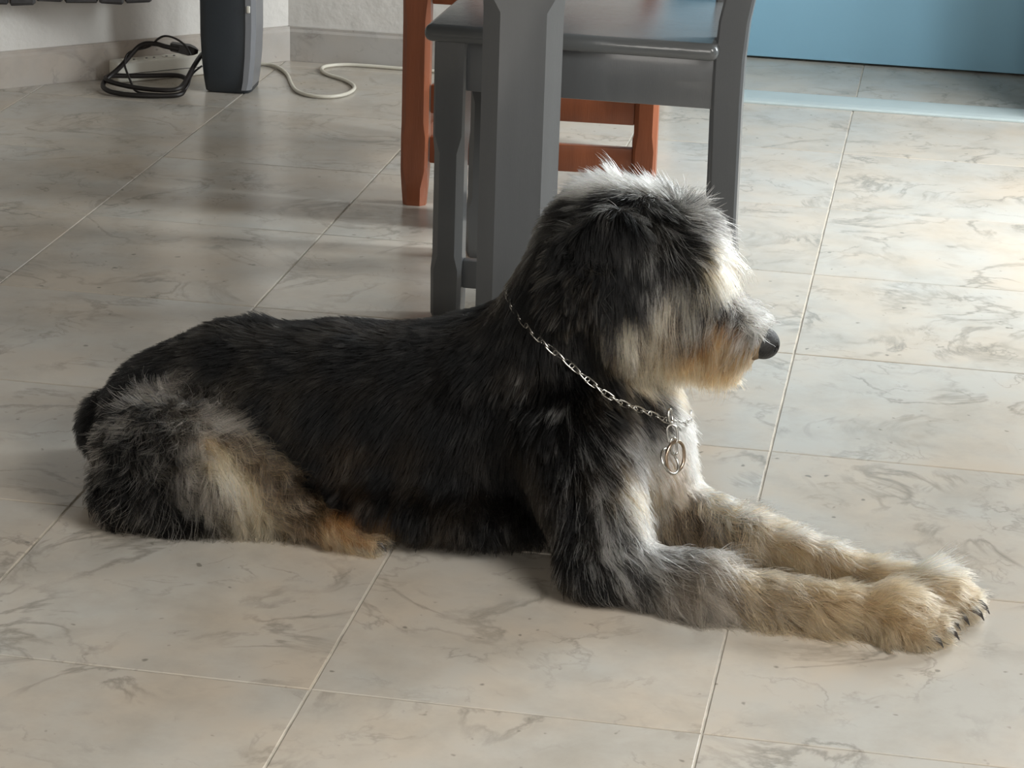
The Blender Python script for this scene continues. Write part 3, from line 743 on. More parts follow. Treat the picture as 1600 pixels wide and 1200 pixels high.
    ((0.782, 0.438, 0.361), (0.33, -0.93, 0.14), (-0.05, -0.17, -0.98), 0.055, 0.3, 0.002, 'B', 'Y', 0.6, 0.6),
    ((0.768, 0.44, 0.392), (0.24, -0.97, 0.07), (-0.02, -0.08, -1.0), 0.05, 0.25, 0.001, 'G', 'S', 0.4, 0.4),
    ((0.82, 0.456, 0.346), (0.42, -0.91, 0.03), (-0.06, -0.06, -1.0), 0.046, 0.3, 0.002, 'K', 'S', 0.35, 0.6),
    ((0.818, 0.462, 0.314), (0.21, -0.9, -0.39), (-0.1, 0.37, -0.92), 0.04, 0.3, 0.002, 'B', 'C', 0.45, 0.6),
    ((0.795, 0.447, 0.326), (0.45, -0.81, -0.37), (-0.29, 0.26, -0.92), 0.05, 0.3, 0.002, 'B', 'C', 0.65, 0.6),
    ((0.768, 0.441, 0.317), (0.22, -0.86, -0.47), (-0.11, 0.45, -0.88), 0.05, 0.35, 0.002, 'B', 'Y', 0.75, 0.6),
    ((0.747, 0.464, 0.273), (0.0, -0.79, -0.61), (0.38, 0.56, -0.73), 0.046, 0.35, 0.002, 'C', 'Y', 0.5, 0.5),
    ((0.77, 0.478, 0.262), (0.06, -0.55, -0.84), (0.46, 0.76, -0.46), 0.04, 0.35, 0.002, 'C', 'Y', 0.3, 0.5),
    ((0.795, 0.469, 0.272), (0.08, -0.84, -0.53), (0.04, 0.53, -0.84), 0.036, 0.3, 0.002, 'C', 'T', 0.3, 0.5),
    ((0.754, 0.484, 0.241), (0.69, -0.54, 0.47), (0.39, -0.27, -0.88), 0.03, 0.35, 0.002, 'C', 'Y', 0.5, 0.5),
    ((0.782, 0.529, 0.229), (0.76, 0.15, 0.64), (0.65, -0.27, -0.71), 0.028, 0.35, 0.002, 'C', 'T', 0.3, 0.5),
    ((0.861, 0.49, 0.356), (0.61, -0.25, 0.75), (0.66, -0.36, -0.66), 0.022, 0.35, 0.002, 'R', 'S', 0.5, 0),
    ((0.877, 0.494, 0.343), (0.62, -0.19, 0.76), (0.78, 0.12, -0.61), 0.026, 0.55, 0.002, 'S', 'R', 0.4, 0),
    ((0.894, 0.492, 0.328), (0.61, -0.27, 0.74), (0.79, 0.29, -0.54), 0.022, 0.5, 0.002, 'S', 'W', 0.3, 0),  # muzzle bridge: rim light put into these pale hairs
    ((0.905, 0.49, 0.318), (0.61, -0.39, 0.69), (0.67, 0.72, -0.18), 0.012, 0.3, 0.001, 'W', 'W', 0.3, 0),
    ((0.851, 0.469, 0.345), (0.44, -0.8, 0.41), (-0.48, -0.59, -0.65), 0.03, 0.35, 0.003, 'K', 'S', 0.45, 0.2),
    ((0.871, 0.475, 0.332), (0.46, -0.77, 0.44), (-0.57, -0.64, -0.52), 0.03, 0.35, 0.003, 'K', 'S', 0.45, 0.2),
    ((0.893, 0.476, 0.312), (0.37, -0.87, 0.31), (-0.5, -0.47, -0.72), 0.028, 0.3, 0.002, 'S', 'G', 0.4, 0.2),
    ((0.906, 0.485, 0.285), (0.6, -0.56, -0.57), (-0.75, -0.15, -0.65), 0.02, 0.25, 0.001, 'C', 'S', 0.3, 0.2),
    ((0.843, 0.463, 0.323), (0.16, -0.98, -0.12), (-0.2, 0.09, -0.98), 0.042, 0.3, 0.002, 'O', 'C', 0.2, 0.5),
    ((0.865, 0.468, 0.313), (0.18, -0.98, -0.09), (-0.31, 0.03, -0.95), 0.042, 0.3, 0.002, 'O', 'C', 0.25, 0.5),
    ((0.887, 0.475, 0.295), (0.03, -0.96, -0.26), (-0.28, 0.24, -0.93), 0.032, 0.3, 0.002, 'C', 'O', 0.5, 0.4),
    ((0.83, 0.473, 0.291), (0.23, -0.97, -0.07), (-0.11, 0.04, -0.99), 0.04, 0.3, 0.002, 'O', 'C', 0.35, 0.5),
    ((0.851, 0.48, 0.265), (0.11, -0.91, -0.41), (-0.19, 0.39, -0.9), 0.032, 0.3, 0.002, 'O', 'C', 0.3, 0.5),
    ((0.874, 0.497, 0.257), (0.74, -0.16, -0.66), (-0.67, -0.31, -0.67), 0.024, 0.3, 0.002, 'C', 'O', 0.4, 0.4),
    ((0.819, 0.486, 0.247), (-0.05, -0.36, -0.93), (0.97, 0.21, -0.13), 0.024, 0.3, 0.002, 'O', 'T', 0.4, 0.5),
    ((0.859, 0.492, 0.247), (0.01, -0.33, -0.94), (0.99, 0.12, -0.03), 0.02, 0.3, 0.002, 'O', 'T', 0.4, 0.5),
    ((0.902, 0.49, 0.264), (0.48, -0.25, -0.84), (-0.87, -0.26, -0.42), 0.016, 0.2, 0.001, 'C', 'O', 0.3, 0.3),
    ((0.891, 0.491, 0.256), (0.59, -0.26, -0.76), (-0.8, -0.24, -0.54), 0.016, 0.2, 0.001, 'O', 'C', 0.3, 0.3),
    ((0.697, 0.42, 0.461), (-0.39, -0.82, 0.41), (-0.01, -0.44, -0.9), 0.026, 0.15, 0, 'K', 'G', 0.03, 0.2),
    ((0.74, 0.418, 0.457), (0.27, -0.93, 0.23), (0.15, -0.19, -0.97), 0.026, 0.15, 0, 'K', 'G', 0.03, 0.2),
    ((0.683, 0.415, 0.417), (-0.1, -0.99, 0.07), (0.21, -0.09, -0.97), 0.03, 0.15, 0, 'K', 'G', 0.05, 0.2),
    ((0.716, 0.412, 0.412), (-0.02, -1.0, 0.07), (0.21, -0.07, -0.97), 0.032, 0.15, 0, 'K', 'G', 0.06, 0.2),
    ((0.75, 0.417, 0.414), (0.35, -0.94, -0.01), (0.02, 0.01, -1.0), 0.036, 0.18, 0, 'K', 'G', 0.12, 0.2),
    ((0.718, 0.407, 0.373), (-0.1, -0.99, 0.05), (0.31, -0.08, -0.95), 0.036, 0.15, 0, 'K', 'G', 0.14, 0.2),
    ((0.745, 0.41, 0.374), (0.51, -0.84, 0.18), (0.03, -0.2, -0.98), 0.034, 0.15, 0, 'K', 'G', 0.14, 0.2),
    ((0.74, 0.406, 0.342), (0.14, -0.99, -0.02), (0.15, 0.04, -0.99), 0.05, 0.15, 0.001, 'G', 'Y', 0.55, 0.3),
    ((0.661, 0.416, 0.373), (-0.2, -0.98, -0.05), (0.12, 0.02, -0.99), 0.036, 0.2, 0, 'K', 'G', 0.06, 0.2),
    ((0.669, 0.421, 0.339), (0.17, -0.94, -0.29), (0.36, 0.33, -0.87), 0.03, 0.2, 0, 'K', 'G', 0.16, 0.2),
    ((0.653, 0.426, 0.423), (-0.78, -0.51, 0.36), (-0.16, -0.39, -0.9), 0.03, 0.2, 0, 'K', 'G', 0.12, 0.2),
    ((0.76, 0.422, 0.421), (0.93, -0.36, 0.04), (-0.06, -0.27, -0.96), 0.045, 0.15, 0.001, 'K', 'S', 0.3, 0.3),
    ((0.757, 0.424, 0.387), (0.98, 0.07, -0.19), (-0.15, -0.35, -0.92), 0.045, 0.15, 0.001, 'K', 'S', 0.35, 0.3),
    ((0.813, 0.339, 0.07), (0.22, 0.36, 0.91), (0.96, 0.06, -0.26), 0.06048, 0.216, 0.0102, 'G', 'S', 0.5, 0.3),
    ((0.837, 0.29, 0.033), (-0.23, -0.97, -0.07), (0.53, -0.06, -0.85), 0.04896, 0.18, 0.0068, 'D', 'R', 0.4, 0.4),
    ((0.865, 0.306, 0.064), (0.12, -0.42, 0.9), (0.97, -0.16, -0.21), 0.05184, 0.216, 0.0068, 'D', 'R', 0.4, 0.3),
    ((0.869, 0.289, 0.033), (0.12, -0.99, -0.02), (0.5, 0.08, -0.86), 0.05184, 0.2016, 0.0068, 'D', 'R', 0.4, 0.5),
    ((0.876, 0.305, 0.005), (0.16, -0.45, -0.88), (0.86, 0.5, -0.1), 0.0432, 0.2016, 0.0051, 'D', 'R', 0.4, 0.5),
    ((0.904, 0.313, 0.057), (0.11, -0.21, 0.97), (0.99, -0.03, -0.12), 0.05184, 0.2016, 0.0068, 'M', 'C', 0.42, 0.3),
    ((0.908, 0.293, 0.027), (-0.0, -0.99, -0.15), (0.61, 0.12, -0.79), 0.05472, 0.2016, 0.0068, 'M', 'C', 0.42, 0.5),
    ((0.944, 0.308, 0.05), (0.1, -0.34, 0.93), (0.99, -0.07, -0.13), 0.05184, 0.2016, 0.0068, 'M', 'C', 0.42, 0.3),
    ((0.947, 0.294, 0.023), (-0.01, -0.97, -0.25), (0.62, 0.19, -0.76), 0.05472, 0.2016, 0.0068, 'M', 'C', 0.42, 0.5),
    ((0.991, 0.309, 0.047), (-0.04, -0.23, 0.97), (0.99, -0.1, 0.02), 0.04896, 0.18, 0.0051, 'N', 'C', 0.55, 0.3),
    ((0.994, 0.291, 0.021), (-0.21, -0.96, -0.16), (0.63, -0.01, -0.78), 0.05184, 0.18, 0.0051, 'N', 'C', 0.55, 0.5),
    ((1.03, 0.303, 0.045), (0.14, -0.43, 0.89), (0.99, -0.02, -0.16), 0.04896, 0.1584, 0.0051, 'N', 'C', 0.55, 0.2),
    ((1.033, 0.292, 0.016), (0.18, -0.92, -0.35), (0.66, 0.38, -0.65), 0.04608, 0.1584, 0.0034, 'N', 'C', 0.55, 0.4),
    ((1.069, 0.303, 0.049), (-0.23, -0.37, 0.9), (0.96, 0.05, 0.27), 0.04896, 0.216, 0.0034, 'C', 'N', 0.4, 0.1),
    ((1.092, 0.294, 0.048), (0.01, -0.58, 0.81), (1.0, -0.0, -0.01), 0.03744, 0.18, 0.0017, 'C', 'N', 0.4, 0.1),
    ((1.079, 0.284, 0.021), (-0.4, -0.89, -0.23), (0.63, -0.08, -0.77), 0.0432, 0.18, 0.0017, 'C', 'N', 0.4, 0.4),
    ((1.123, 0.296, 0.042), (0.38, -0.54, 0.75), (0.89, -0.01, -0.45), 0.018, 0.25, 0.0017, 'C', 'N', 0.4, 0.2),
    ((1.136, 0.276, 0.027), (0.38, -0.38, 0.84), (0.86, -0.19, -0.47), 0.014, 0.25, 0.0017, 'C', 'N', 0.4, 0.2),
    ((1.103, 0.273, 0.016), (-0.2, -0.89, -0.41), (0.64, 0.2, -0.74), 0.018, 0.25, 0.0017, 'C', 'N', 0.4, 0.3),
    ((1.155, 0.296, 0.029), (0.37, -0.44, 0.82), (0.89, -0.1, -0.45), 0.011, 0.25, 0, 'C', 'N', 0.4, 0.2),
    ((0.835, 0.537, 0.076), (0.62, 0.24, 0.75), (0.78, -0.05, -0.62), 0.024, 0.3, 0.0017, 'W', 'C', 0.3, 0),  # hairs along this leg's top are paler, rim light in their colour
    ((0.833, 0.49, 0.062), (-0.2, -0.75, 0.63), (0.44, -0.64, -0.63), 0.05184, 0.2016, 0.0068, 'B', 'C', 0.3, 0.4),
    ((0.831, 0.486, 0.028), (-0.33, -0.85, -0.41), (0.59, 0.15, -0.79), 0.05184, 0.2016, 0.0068, 'B', 'C', 0.3, 0.5),
    ((0.885, 0.497, 0.07), (-0.0, 0.08, 1.0), (1.0, 0.05, -0.0), 0.024, 0.25, 0.0034, 'W', 'C', 0.4, 0.1),
    ((0.89, 0.463, 0.053), (-0.28, -0.8, 0.53), (0.44, -0.6, -0.67), 0.05472, 0.2016, 0.0068, 'M', 'C', 0.35, 0.5),
    ((0.9, 0.456, 0.021), (-0.19, -0.88, -0.44), (0.65, 0.22, -0.73), 0.04896, 0.2016, 0.0051, 'M', 'C', 0.35, 0.5),
    ((0.946, 0.473, 0.059), (0.17, 0.12, 0.98), (0.98, 0.04, -0.18), 0.03744, 0.18, 0.0034, 'C', 'W', 0.4, 0.1),
    ((0.957, 0.442, 0.046), (-0.23, -0.75, 0.62), (0.57, -0.62, -0.54), 0.05472, 0.2016, 0.0051, 'N', 'C', 0.45, 0.5),
    ((1.005, 0.453, 0.052), (0.26, 0.31, 0.92), (0.96, 0.06, -0.29), 0.03744, 0.1584, 0.0034, 'C', 'W', 0.4, 0.1),
    ((1.016, 0.42, 0.04), (-0.23, -0.75, 0.62), (0.66, -0.59, -0.46), 0.05184, 0.18, 0.0051, 'N', 'C', 0.45, 0.4),
    ((1.062, 0.43, 0.05), (0.08, 0.41, 0.91), (0.98, 0.13, -0.14), 0.04032, 0.1584, 0.0017, 'C', 'W', 0.4, 0.1),
    ((1.08, 0.399, 0.043), (-0.04, -0.49, 0.87), (0.96, -0.26, -0.1), 0.04608, 0.18, 0.0017, 'N', 'C', 0.45, 0.2),
    ((1.119, 0.402, 0.051), (-0.2, 0.15, 0.97), (0.96, 0.22, 0.17), 0.0432, 0.288, 0.0017, 'Y', 'W', 0.4, 0),
    ((1.136, 0.366, 0.042), (0.05, -0.43, 0.9), (0.97, -0.19, -0.15), 0.03744, 0.18, 0.0017, 'C', 'N', 0.4, 0.2),
    ((1.167, 0.383, 0.043), (0.47, -0.25, 0.85), (0.87, 0.0, -0.49), 0.02, 0.25, 0.0017, 'C', 'N', 0.4, 0.1),
    ((1.169, 0.352, 0.026), (0.48, -0.35, 0.81), (0.75, -0.31, -0.58), 0.02, 0.25, 0.0017, 'C', 'N', 0.4, 0.3),
    ((1.188, 0.366, 0.026), (0.59, -0.43, 0.68), (0.76, 0.01, -0.65), 0.012, 0.2, 0, 'C', 'N', 0.4, 0.1),
    ((0.042, 0.496, 0.116), (-0.8, -0.55, 0.25), (-0.24, -0.08, -0.97), 0.0264, 0.25, 0.0016, 'K', 'R', 0.08, 0),
    ((0.111, 0.412, 0.157), (-0.34, -0.39, 0.85), (-0.76, -0.41, -0.49), 0.0352, 0.3, 0.0096, 'K', 'R', 0.45, 0),
    ((0.136, 0.466, 0.161), (-0.26, -0.55, 0.8), (-0.91, 0.41, -0.01), 0.0374, 0.35, 0.0112, 'G', 'R', 0.62, 0),
    ((0.177, 0.448, 0.16), (0.02, -0.18, 0.98), (0.83, -0.54, -0.11), 0.0374, 0.35, 0.0112, 'G', 'R', 0.625, 0),
    ((0.147, 0.392, 0.146), (-0.05, -0.78, 0.62), (-0.33, -0.57, -0.75), 0.0396, 0.3, 0.0112, 'K', 'R', 0.45, 0),
    ((0.189, 0.394, 0.149), (0.09, -0.65, 0.75), (0.7, -0.5, -0.52), 0.0462, 0.3, 0.0128, 'G', 'R', 0.625, 0),
    ((0.215, 0.409, 0.151), (0.35, -0.26, 0.9), (0.94, 0.07, -0.35), 0.0418, 0.3, 0.0096, 'G', 'R', 0.62, 0),
    ((0.105, 0.388, 0.125), (-0.32, -0.88, 0.36), (-0.39, -0.22, -0.89), 0.0374, 0.3, 0.0096, 'K', 'R', 0.32, 0),
    ((0.142, 0.378, 0.115), (-0.12, -0.96, 0.24), (0.51, -0.27, -0.82), 0.044, 0.3, 0.0128, 'K', 'R', 0.32, 0),
    ((0.181, 0.377, 0.124), (0.0, -0.93, 0.36), (0.95, -0.11, -0.29), 0.044, 0.3, 0.0128, 'G', 'R', 0.62, 0),
    ((0.187, 0.37, 0.092), (-0.04, -1.0, 0.03), (0.67, -0.05, -0.74), 0.0462, 0.3, 0.0128, 'G', 'R', 0.62, 0),
    ((0.213, 0.371, 0.081), (0.06, -0.99, -0.09), (0.58, 0.11, -0.81), 0.0462, 0.3, 0.0112, 'G', 'R', 0.62, 0.2),
    ((0.144, 0.371, 0.069), (0.05, -0.99, 0.1), (0.48, -0.06, -0.88), 0.044, 0.3, 0.0128, 'K', 'R', 0.3, 0.1),
    ((0.099, 0.378, 0.084), (-0.31, -0.91, 0.27), (0.01, -0.29, -0.96), 0.0396, 0.3, 0.0096, 'K', 'R', 0.12, 0.1),
    ((0.069, 0.387, 0.06), (-0.66, -0.73, 0.17), (0.05, -0.27, -0.96), 0.033, 0.25, 0.0064, 'K', 'D', 0.1, 0.1),
    ((0.007, 0.539, 0.041), (-0.44, -0.45, -0.77), (0.78, 0.23, -0.58), 0.0286, 0.25, 0.0048, 'K', 'D', 0.06, 0),
    ((0.099, 0.374, 0.032), (-0.23, -0.91, -0.35), (0.47, 0.21, -0.86), 0.0352, 0.25, 0.0096, 'K', 'D', 0.12, 0.1),
    ((0.151, 0.374, 0.038), (0.13, -0.98, -0.17), (0.51, 0.21, -0.83), 0.0374, 0.3, 0.0128, 'K', 'R', 0.15, 0.1),
    ((0.184, 0.378, 0.049), (0.17, -0.96, -0.24), (0.75, 0.28, -0.6), 0.0396, 0.3, 0.0112, 'K', 'R', 0.3, 0.1),
    ((0.211, 0.384, 0.13), (0.18, -0.83, 0.53), (0.52, -0.38, -0.77), 0.033, 0.25, 0.0016, 'C', 'Y', 0.3, 0.2),
    ((0.232, 0.378, 0.111), (0.33, -0.88, 0.35), (0.46, -0.18, -0.87), 0.0495, 0.25, 0.0032, 'Y', 'W', 0.35, 0.3),
    ((0.248, 0.381, 0.085), (0.41, -0.91, 0.05), (0.24, 0.06, -0.97), 0.0462, 0.25, 0.0032, 'Y', 'C', 0.3, 0.4),
    ((0.263, 0.386, 0.071), (0.32, -0.94, -0.1), (0.38, 0.22, -0.9), 0.0396, 0.25, 0.0048, 'Y', 'C', 0.5, 0.4),
    ((0.229, 0.403, 0.141), (0.48, -0.4, 0.78), (0.88, 0.14, -0.46), 0.0396, 0.3, 0.0096, 'B', 'Y', 0.4, 0),
    ((0.254, 0.404, 0.121), (0.7, -0.35, 0.62), (0.69, 0.1, -0.72), 0.0396, 0.3, 0.0112, 'B', 'C', 0.3, 0.1),
    ((0.279, 0.406, 0.096), (0.5, -0.51, 0.7), (0.79, -0.06, -0.6), 0.0396, 0.3, 0.0112, 'B', 'C', 0.25, 0.2),
    ((0.291, 0.394, 0.075), (0.2, -0.89, 0.41), (0.71, -0.16, -0.68), 0.0374, 0.3, 0.0096, 'B', 'C', 0.25, 0.3),
    ((0.316, 0.397, 0.068), (0.3, -0.83, 0.46), (0.75, -0.09, -0.65), 0.033, 0.3, 0.0064, 'B', 'C', 0.25, 0.2),
    ((0.351, 0.395, 0.05), (0.08, -0.89, 0.44), (0.72, -0.26, -0.64), 0.0286, 0.25, 0.0032, 'B', 'T', 0.5, 0.1),
    ((0.382, 0.387, 0.039), (-0.02, -0.92, 0.39), (0.6, -0.33, -0.73), 0.0264, 0.25, 0.0032, 'O', 'C', 0.5, 0.2),
    ((0.403, 0.388, 0.036), (0.25, -0.86, 0.45), (0.91, 0.05, -0.41), 0.0264, 0.25, 0.0032, 'O', 'C', 0.6, 0.1),
    ((0.413, 0.384, 0.021), (0.01, -0.97, 0.22), (0.6, -0.17, -0.78), 0.0242, 0.25, 0.0032, 'O', 'C', 0.6, 0.2),
    ((0.428, 0.392, 0.026), (0.37, -0.12, 0.92), (0.93, 0.08, -0.36), 0.0198, 0.22, 0.0016, 'C', 'O', 0.3, 0.1),
    ((0.437, 0.388, 0.016), (0.9, -0.41, 0.16), (0.28, 0.26, -0.92), 0.0154, 0.22, 0.0016, 'C', 'Y', 0.4, 0.1),
]
# ---------------------------------------------------------------- dog: skin, coat, nose, eyes, claws
HUE = {'K': (.0020, .0019, .0018), 'G': (.024, .0225, .021), 'D': (.135, .115, .092), 'S': (.30, .29, .27), 'W': (.47, .455, .41), 'Y': (.54, .46, .32),
       'C': (.39, .285, .175), 'T': (.24, .15, .075), 'O': (.33, .18, .08), 'B': (.055, .040, .027), 'M': (.125, .097, .066), 'N': (.23, .163, .096), 'R': (.25, .222, .19), 'P': (.55, .40, .32)}
rng = np.random.default_rng(7)
GP = np.array([g[0] for g in GROOM]); GN = np.array([g[1] for g in GROOM]); GT = np.array([g[2] for g in GROOM])
GV = np.array([[g[3], g[4], g[5], g[8], g[9]] for g in GROOM]); GA = np.array([HUE[g[6]] for g in GROOM]); GB = np.array([HUE[g[7]] for g in GROOM])
# the far flank, head side and haunch carry the same coat, mirrored; each fore leg has its own entries
trunk = (GP[:, 0] < .66) & (GP[:, 1] < .53)
headm = (GP[:, 0] >= .60) & (GP[:, 2] > .235) & (GP[:, 1] < .485)
flip = np.array((1, -1, 1.0)); src = [(trunk, .555), (headm & ~trunk, .50)]
mir = lambda X, off: np.concatenate([X] + [X[m_] * flip + np.array((0, 2 * y_ * off, 0)) for m_, y_ in src])
rep = lambda X: np.concatenate([X] + [X[m_] for m_, _ in src])
GP, GN, GT, GV, GA, GB = mir(GP, 1), mir(GN, 0), mir(GT, 0), rep(GV), rep(GA), rep(GB)


def blend(P, N, sharp=2.2):
    """Weights of the groom entries at each root: near ones whose skin faces the same way."""
    out = []
    for s in range(0, len(P), 4000):
        d2 = ((P[s:s + 4000, None] - GP) ** 2).sum(-1) + (.030 * (1 - N[s:s + 4000] @ GN.T)) ** 2
        w = 1 / (d2 + 3e-5) ** sharp
        out.append(w / w.sum(1, keepdims=True))
    return np.concatenate(out)


_nz = rng.normal(0, 1, (24, 24, 24, 4))


def lump(P, size):
    """Smooth random vector field."""
    q = P / size; i = np.floor(q).astype(int); t = q - i; t = t * t * (3 - 2 * t); r = 0
    for c in range(8):
        b = np.array([(c >> k) & 1 for k in range(3)])
        w = np.prod(np.where(b, t, 1 - t), -1); j = (i + b) % 24
        r = r + w[:, None] * _nz[j[:, 0], j[:, 1], j[:, 2]]
    return r


def net(name, F, m, parent, lo=DOG_LO, step=STEP):
    V, Q = surface(F, lo, step)
    me = bpy.data.meshes.new(name); me.from_pydata(V.tolist(), [], Q.tolist()); me.update()
    return link(name, me, m, parent, smooth=True), V, Q


def skin_colors(o, V, fld):
    N = fld.grad(V); W = blend(V, N)
    c = (W @ (GA * .75 + GB * .25 * GV[:, 3:4])) * .6
    a = o.data.color_attributes.new('coat', 'FLOAT_COLOR', 'POINT')
    a.data.foreach_set('color', np.concatenate([c, np.ones((len(c), 1))], 1).astype(np.float32).ravel())


def skin_mat():
    m = bpy.data.materials.new('dog_skin'); m.use_nodes = True; nt = m.node_tree; b = nt.nodes['Principled BSDF']
    a = nt.nodes.new('ShaderNodeVertexColor'); a.layer_name = 'coat'; nt.links.new(a.outputs[0], b.inputs['Base Color'])
    b.inputs['Roughness'].default_value = .8; b.inputs['Specular IOR Level'].default_value = .15
    return m


def hair_mat():
    m = bpy.data.materials.new('dog_hair'); m.use_nodes = True; nt = m.node_tree
    nt.nodes.remove(nt.nodes['Principled BSDF']); out = nt.nodes['Material Output']
    h = nt.nodes.new('ShaderNodeBsdfHairPrincipled'); h.parametrization = 'COLOR'
    a = nt.nodes.new('ShaderNodeAttribute'); a.attribute_name = 'coat'; a.attribute_type = 'GEOMETRY'
    nt.links.new(a.outputs['Color'], h.inputs['Color'])
    h.inputs['IOR'].default_value = 1.28; h.inputs['Roughness'].default_value = .38; h.inputs['Radial Roughness'].default_value = .5
    h.inputs['Random Roughness'].default_value = .2
    nt.links.new(h.outputs[0], out.inputs['Surface'])
    return m


M_SKIN, M_HAIR = skin_mat(), hair_mat()
CAM = np.array(cam.location)
NOSE = [('e', (.904, .500, .297), (.023, .023, .0205), 20, 0, .01)]


def nose_sd(P):
    return np.minimum.reduce([sd_one(p_, P) for p_ in NOSE])


def coat(name, V, Q, fld, count, parent, npt=7, width=1.0, only=None, guard=False):
    # roots spread evenly over the skin
    tri = np.concatenate([Q[:, [0, 1, 2]], Q[:, [0, 2, 3]]])
    A = V[tri]; ar = np.linalg.norm(np.cross(A[:, 1] - A[:, 0], A[:, 2] - A[:, 0]), axis=1)
    ctr = A.mean(1)
    nrm = np.cross(A[:, 1] - A[:, 0], A[:, 2] - A[:, 0]); nrm /= np.linalg.norm(nrm, axis=1, keepdims=True) + 1e-12
    face = (nrm * (CAM - ctr) / np.linalg.norm(CAM - ctr, axis=1, keepdims=True)).sum(1)
    ar = ar * np.where(face > -.35, 1, .45) * np.where(ctr[:, 2] < .006, .15, 1)
    ar = ar * np.where((ctr[:, 0] > .66) & (ctr[:, 2] > .22), 1.25, 1)                  # head: denser
    ar = ar * np.where((ctr[:, 0] > .80) & (ctr[:, 2] < .20), 1.5, 1)                  # fore legs: denser
    if only is not None:
        ar = ar * only(ctr)
    t = rng.choice(len(tri), count, p=ar / ar.sum())
    r1, r2 = np.sqrt(rng.random(count)), rng.random(count)
    P = A[t, 0] * (1 - r1)[:, None] + A[t, 1] * (r1 * (1 - r2))[:, None] + A[t, 2] * (r1 * r2)[:, None]
    P = P[nose_sd(P) > .0035]
    n0 = len(P); N = fld.grad(P)
    W = blend(P + lump(P, .022)[:, :3] * .006, N)
    D = W @ GT; v = W @ GV
    length, lift, curl, mix, sag = v.T
    # colour: every lock is of one hair colour, roots follow the patch they stand in
    lk = lump(P, .0075)[:, 0] * .66 + lump(P + 3.1, .016)[:, 1] * .34
    q = (1 + np.vectorize(math.erf)(lk / .62)) * .5                                     # about uniform
    pick = np.clip((mix - q) / np.minimum(.11, mix * .8 + .004) + .5, 0, 1)[:, None]
    pick = np.where(rng.random((n0, 1)) < .18, (rng.random((n0, 1)) < mix[:, None]).astype(float), pick)
    col = (W @ GA) * (1 - pick) + (W @ GB) * pick
    col = col * np.exp(rng.normal(0, .20, (n0, 1))) * (1 + .04 * rng.normal(0, 1, (n0, 3)))
    # lie
    D = D + lump(P, .020)[:, :3] * (.06 + .12 * (length[:, None] > .029)) + rng.normal(0, .08, (n0, 3))
    D -= N * (D * N).sum(1, keepdims=True); D /= np.linalg.norm(D, axis=1, keepdims=True) + 1e-9
    lift = np.clip(lift + rng.normal(0, .045, n0), .02, 1)
    base_len = length.copy()
    if guard:                                                                            # sparse long pale hairs over the coat
        length, curl, lift = length * 1.35, curl * 1.5 + .001, lift * 1.15 + .03
        br, bb = (W @ GA).sum(1, keepdims=True), (W @ GB).sum(1, keepdims=True)
        col = np.where(bb > br, W @ GB, W @ GA) * np.exp(rng.normal(0, .22, (n0, 1)))
    length = length * np.clip(rng.normal(.95, .16, n0), .5, 1.35)
    dirn = D * np.cos(lift * 1.45)[:, None] + N * np.sin(lift * 1.45)[:, None]
    S = np.zeros((n0, npt, 3)); S[:, 0] = P - N * .001
    pos = S[:, 0].copy()
    for k in range(1, npt):
        f = k / (npt - 1)
        dirn = dirn + np.array((0, 0, -1.0)) * (sag * .42 * f)[:, None] + rng.normal(0, .035, (n0, 3))
        dirn += D * .10                                                                  # lies down along the coat
        dirn /= np.linalg.norm(dirn, axis=1, keepdims=True)
        new = pos + dirn * (length / (npt - 1))[:, None]
        for _ in range(2):
            s = ALL_FIELD(new); need = np.maximum(.0012 + .0035 * f * (lift > .1) - s, 0)
            new = new + ALL_FIELD.grad(new) * need[:, None]
        new[:, 2] = np.maximum(new[:, 2], .0012 + .002 * rng.random(n0))
        d2 = new - pos; dirn = d2 / (np.linalg.norm(d2, axis=1, keepdims=True) + 1e-9)
        pos = new; S[:, k] = pos
    # locks: hairs drift towards a neighbour that leads the lock
    nl = max(n0 // 11, 1); lead = rng.choice(n0, nl, replace=False)
    from mathutils.kdtree import KDTree
    kd = KDTree(nl)
    for i, j in enumerate(lead):
        kd.insert(P[j], i)
    kd.balance()
    own = lead[np.array([kd.find(p_)[1] for p_ in P])]
    ph = lump(P[own], .016)[:, 2] * 2.4 + rng.normal(0, .18, n0)
    tt = np.linspace(0, 1, npt)
    sleek = np.clip((.030 - base_len) / .006, 0, 1)                                       # short trunk coat lies smooth, long hair hangs in locks
    keep = np.clip(rng.normal(.66, .17, n0), .1, .94) * (1 - .6 * sleek) * (.45 if guard else 1)
    cw = (keep[:, None] * tt ** 1.3)[..., None]
    B1 = np.cross(D, N); 
    wob = curl[:, None] * tt ** .9 * np.sin(ph[:, None] + tt * 5.2 * (1 + .08 * rng.normal(0, 1, n0))[:, None])
    wo2 = curl[:, None] * tt ** .9 * .6 * (np.cos(ph[:, None] + tt * 5.6) + .4)
    C_ = S + B1[:, None] * wob[..., None] + N[:, None] * wo2[..., None]
    G_ = C_[own] + (P - P[own])[:, None] * .35
    C_ = C_ * (1 - cw) + G_ * cw
    s = ALL_FIELD(C_); need = np.maximum(.0006 - s, 0); need[:, 0] = 0
    C_ = C_ + ALL_FIELD.grad(C_) * need[..., None]
    C_[..., 2] = np.maximum(C_[..., 2], .0010)
    ns = nose_sd(C_); C_ = C_ + np.where((ns < .0015)[..., None], (C_ - np.array((.898, .5, .294))) * .22, 0)
    rad = (.00034 * width * np.clip(rng.normal(1, .2, n0), .5, 1.6))[:, None] * (1 - .8 * tt ** 1.6)
    cu = bpy.data.hair_curves.new(name); cu.add_curves([npt] * n0)
    cu.position_data.foreach_set('vector', C_.astype(np.float32).ravel())
    ra = cu.attributes.get('radius') or cu.attributes.new('radius', 'FLOAT', 'POINT')
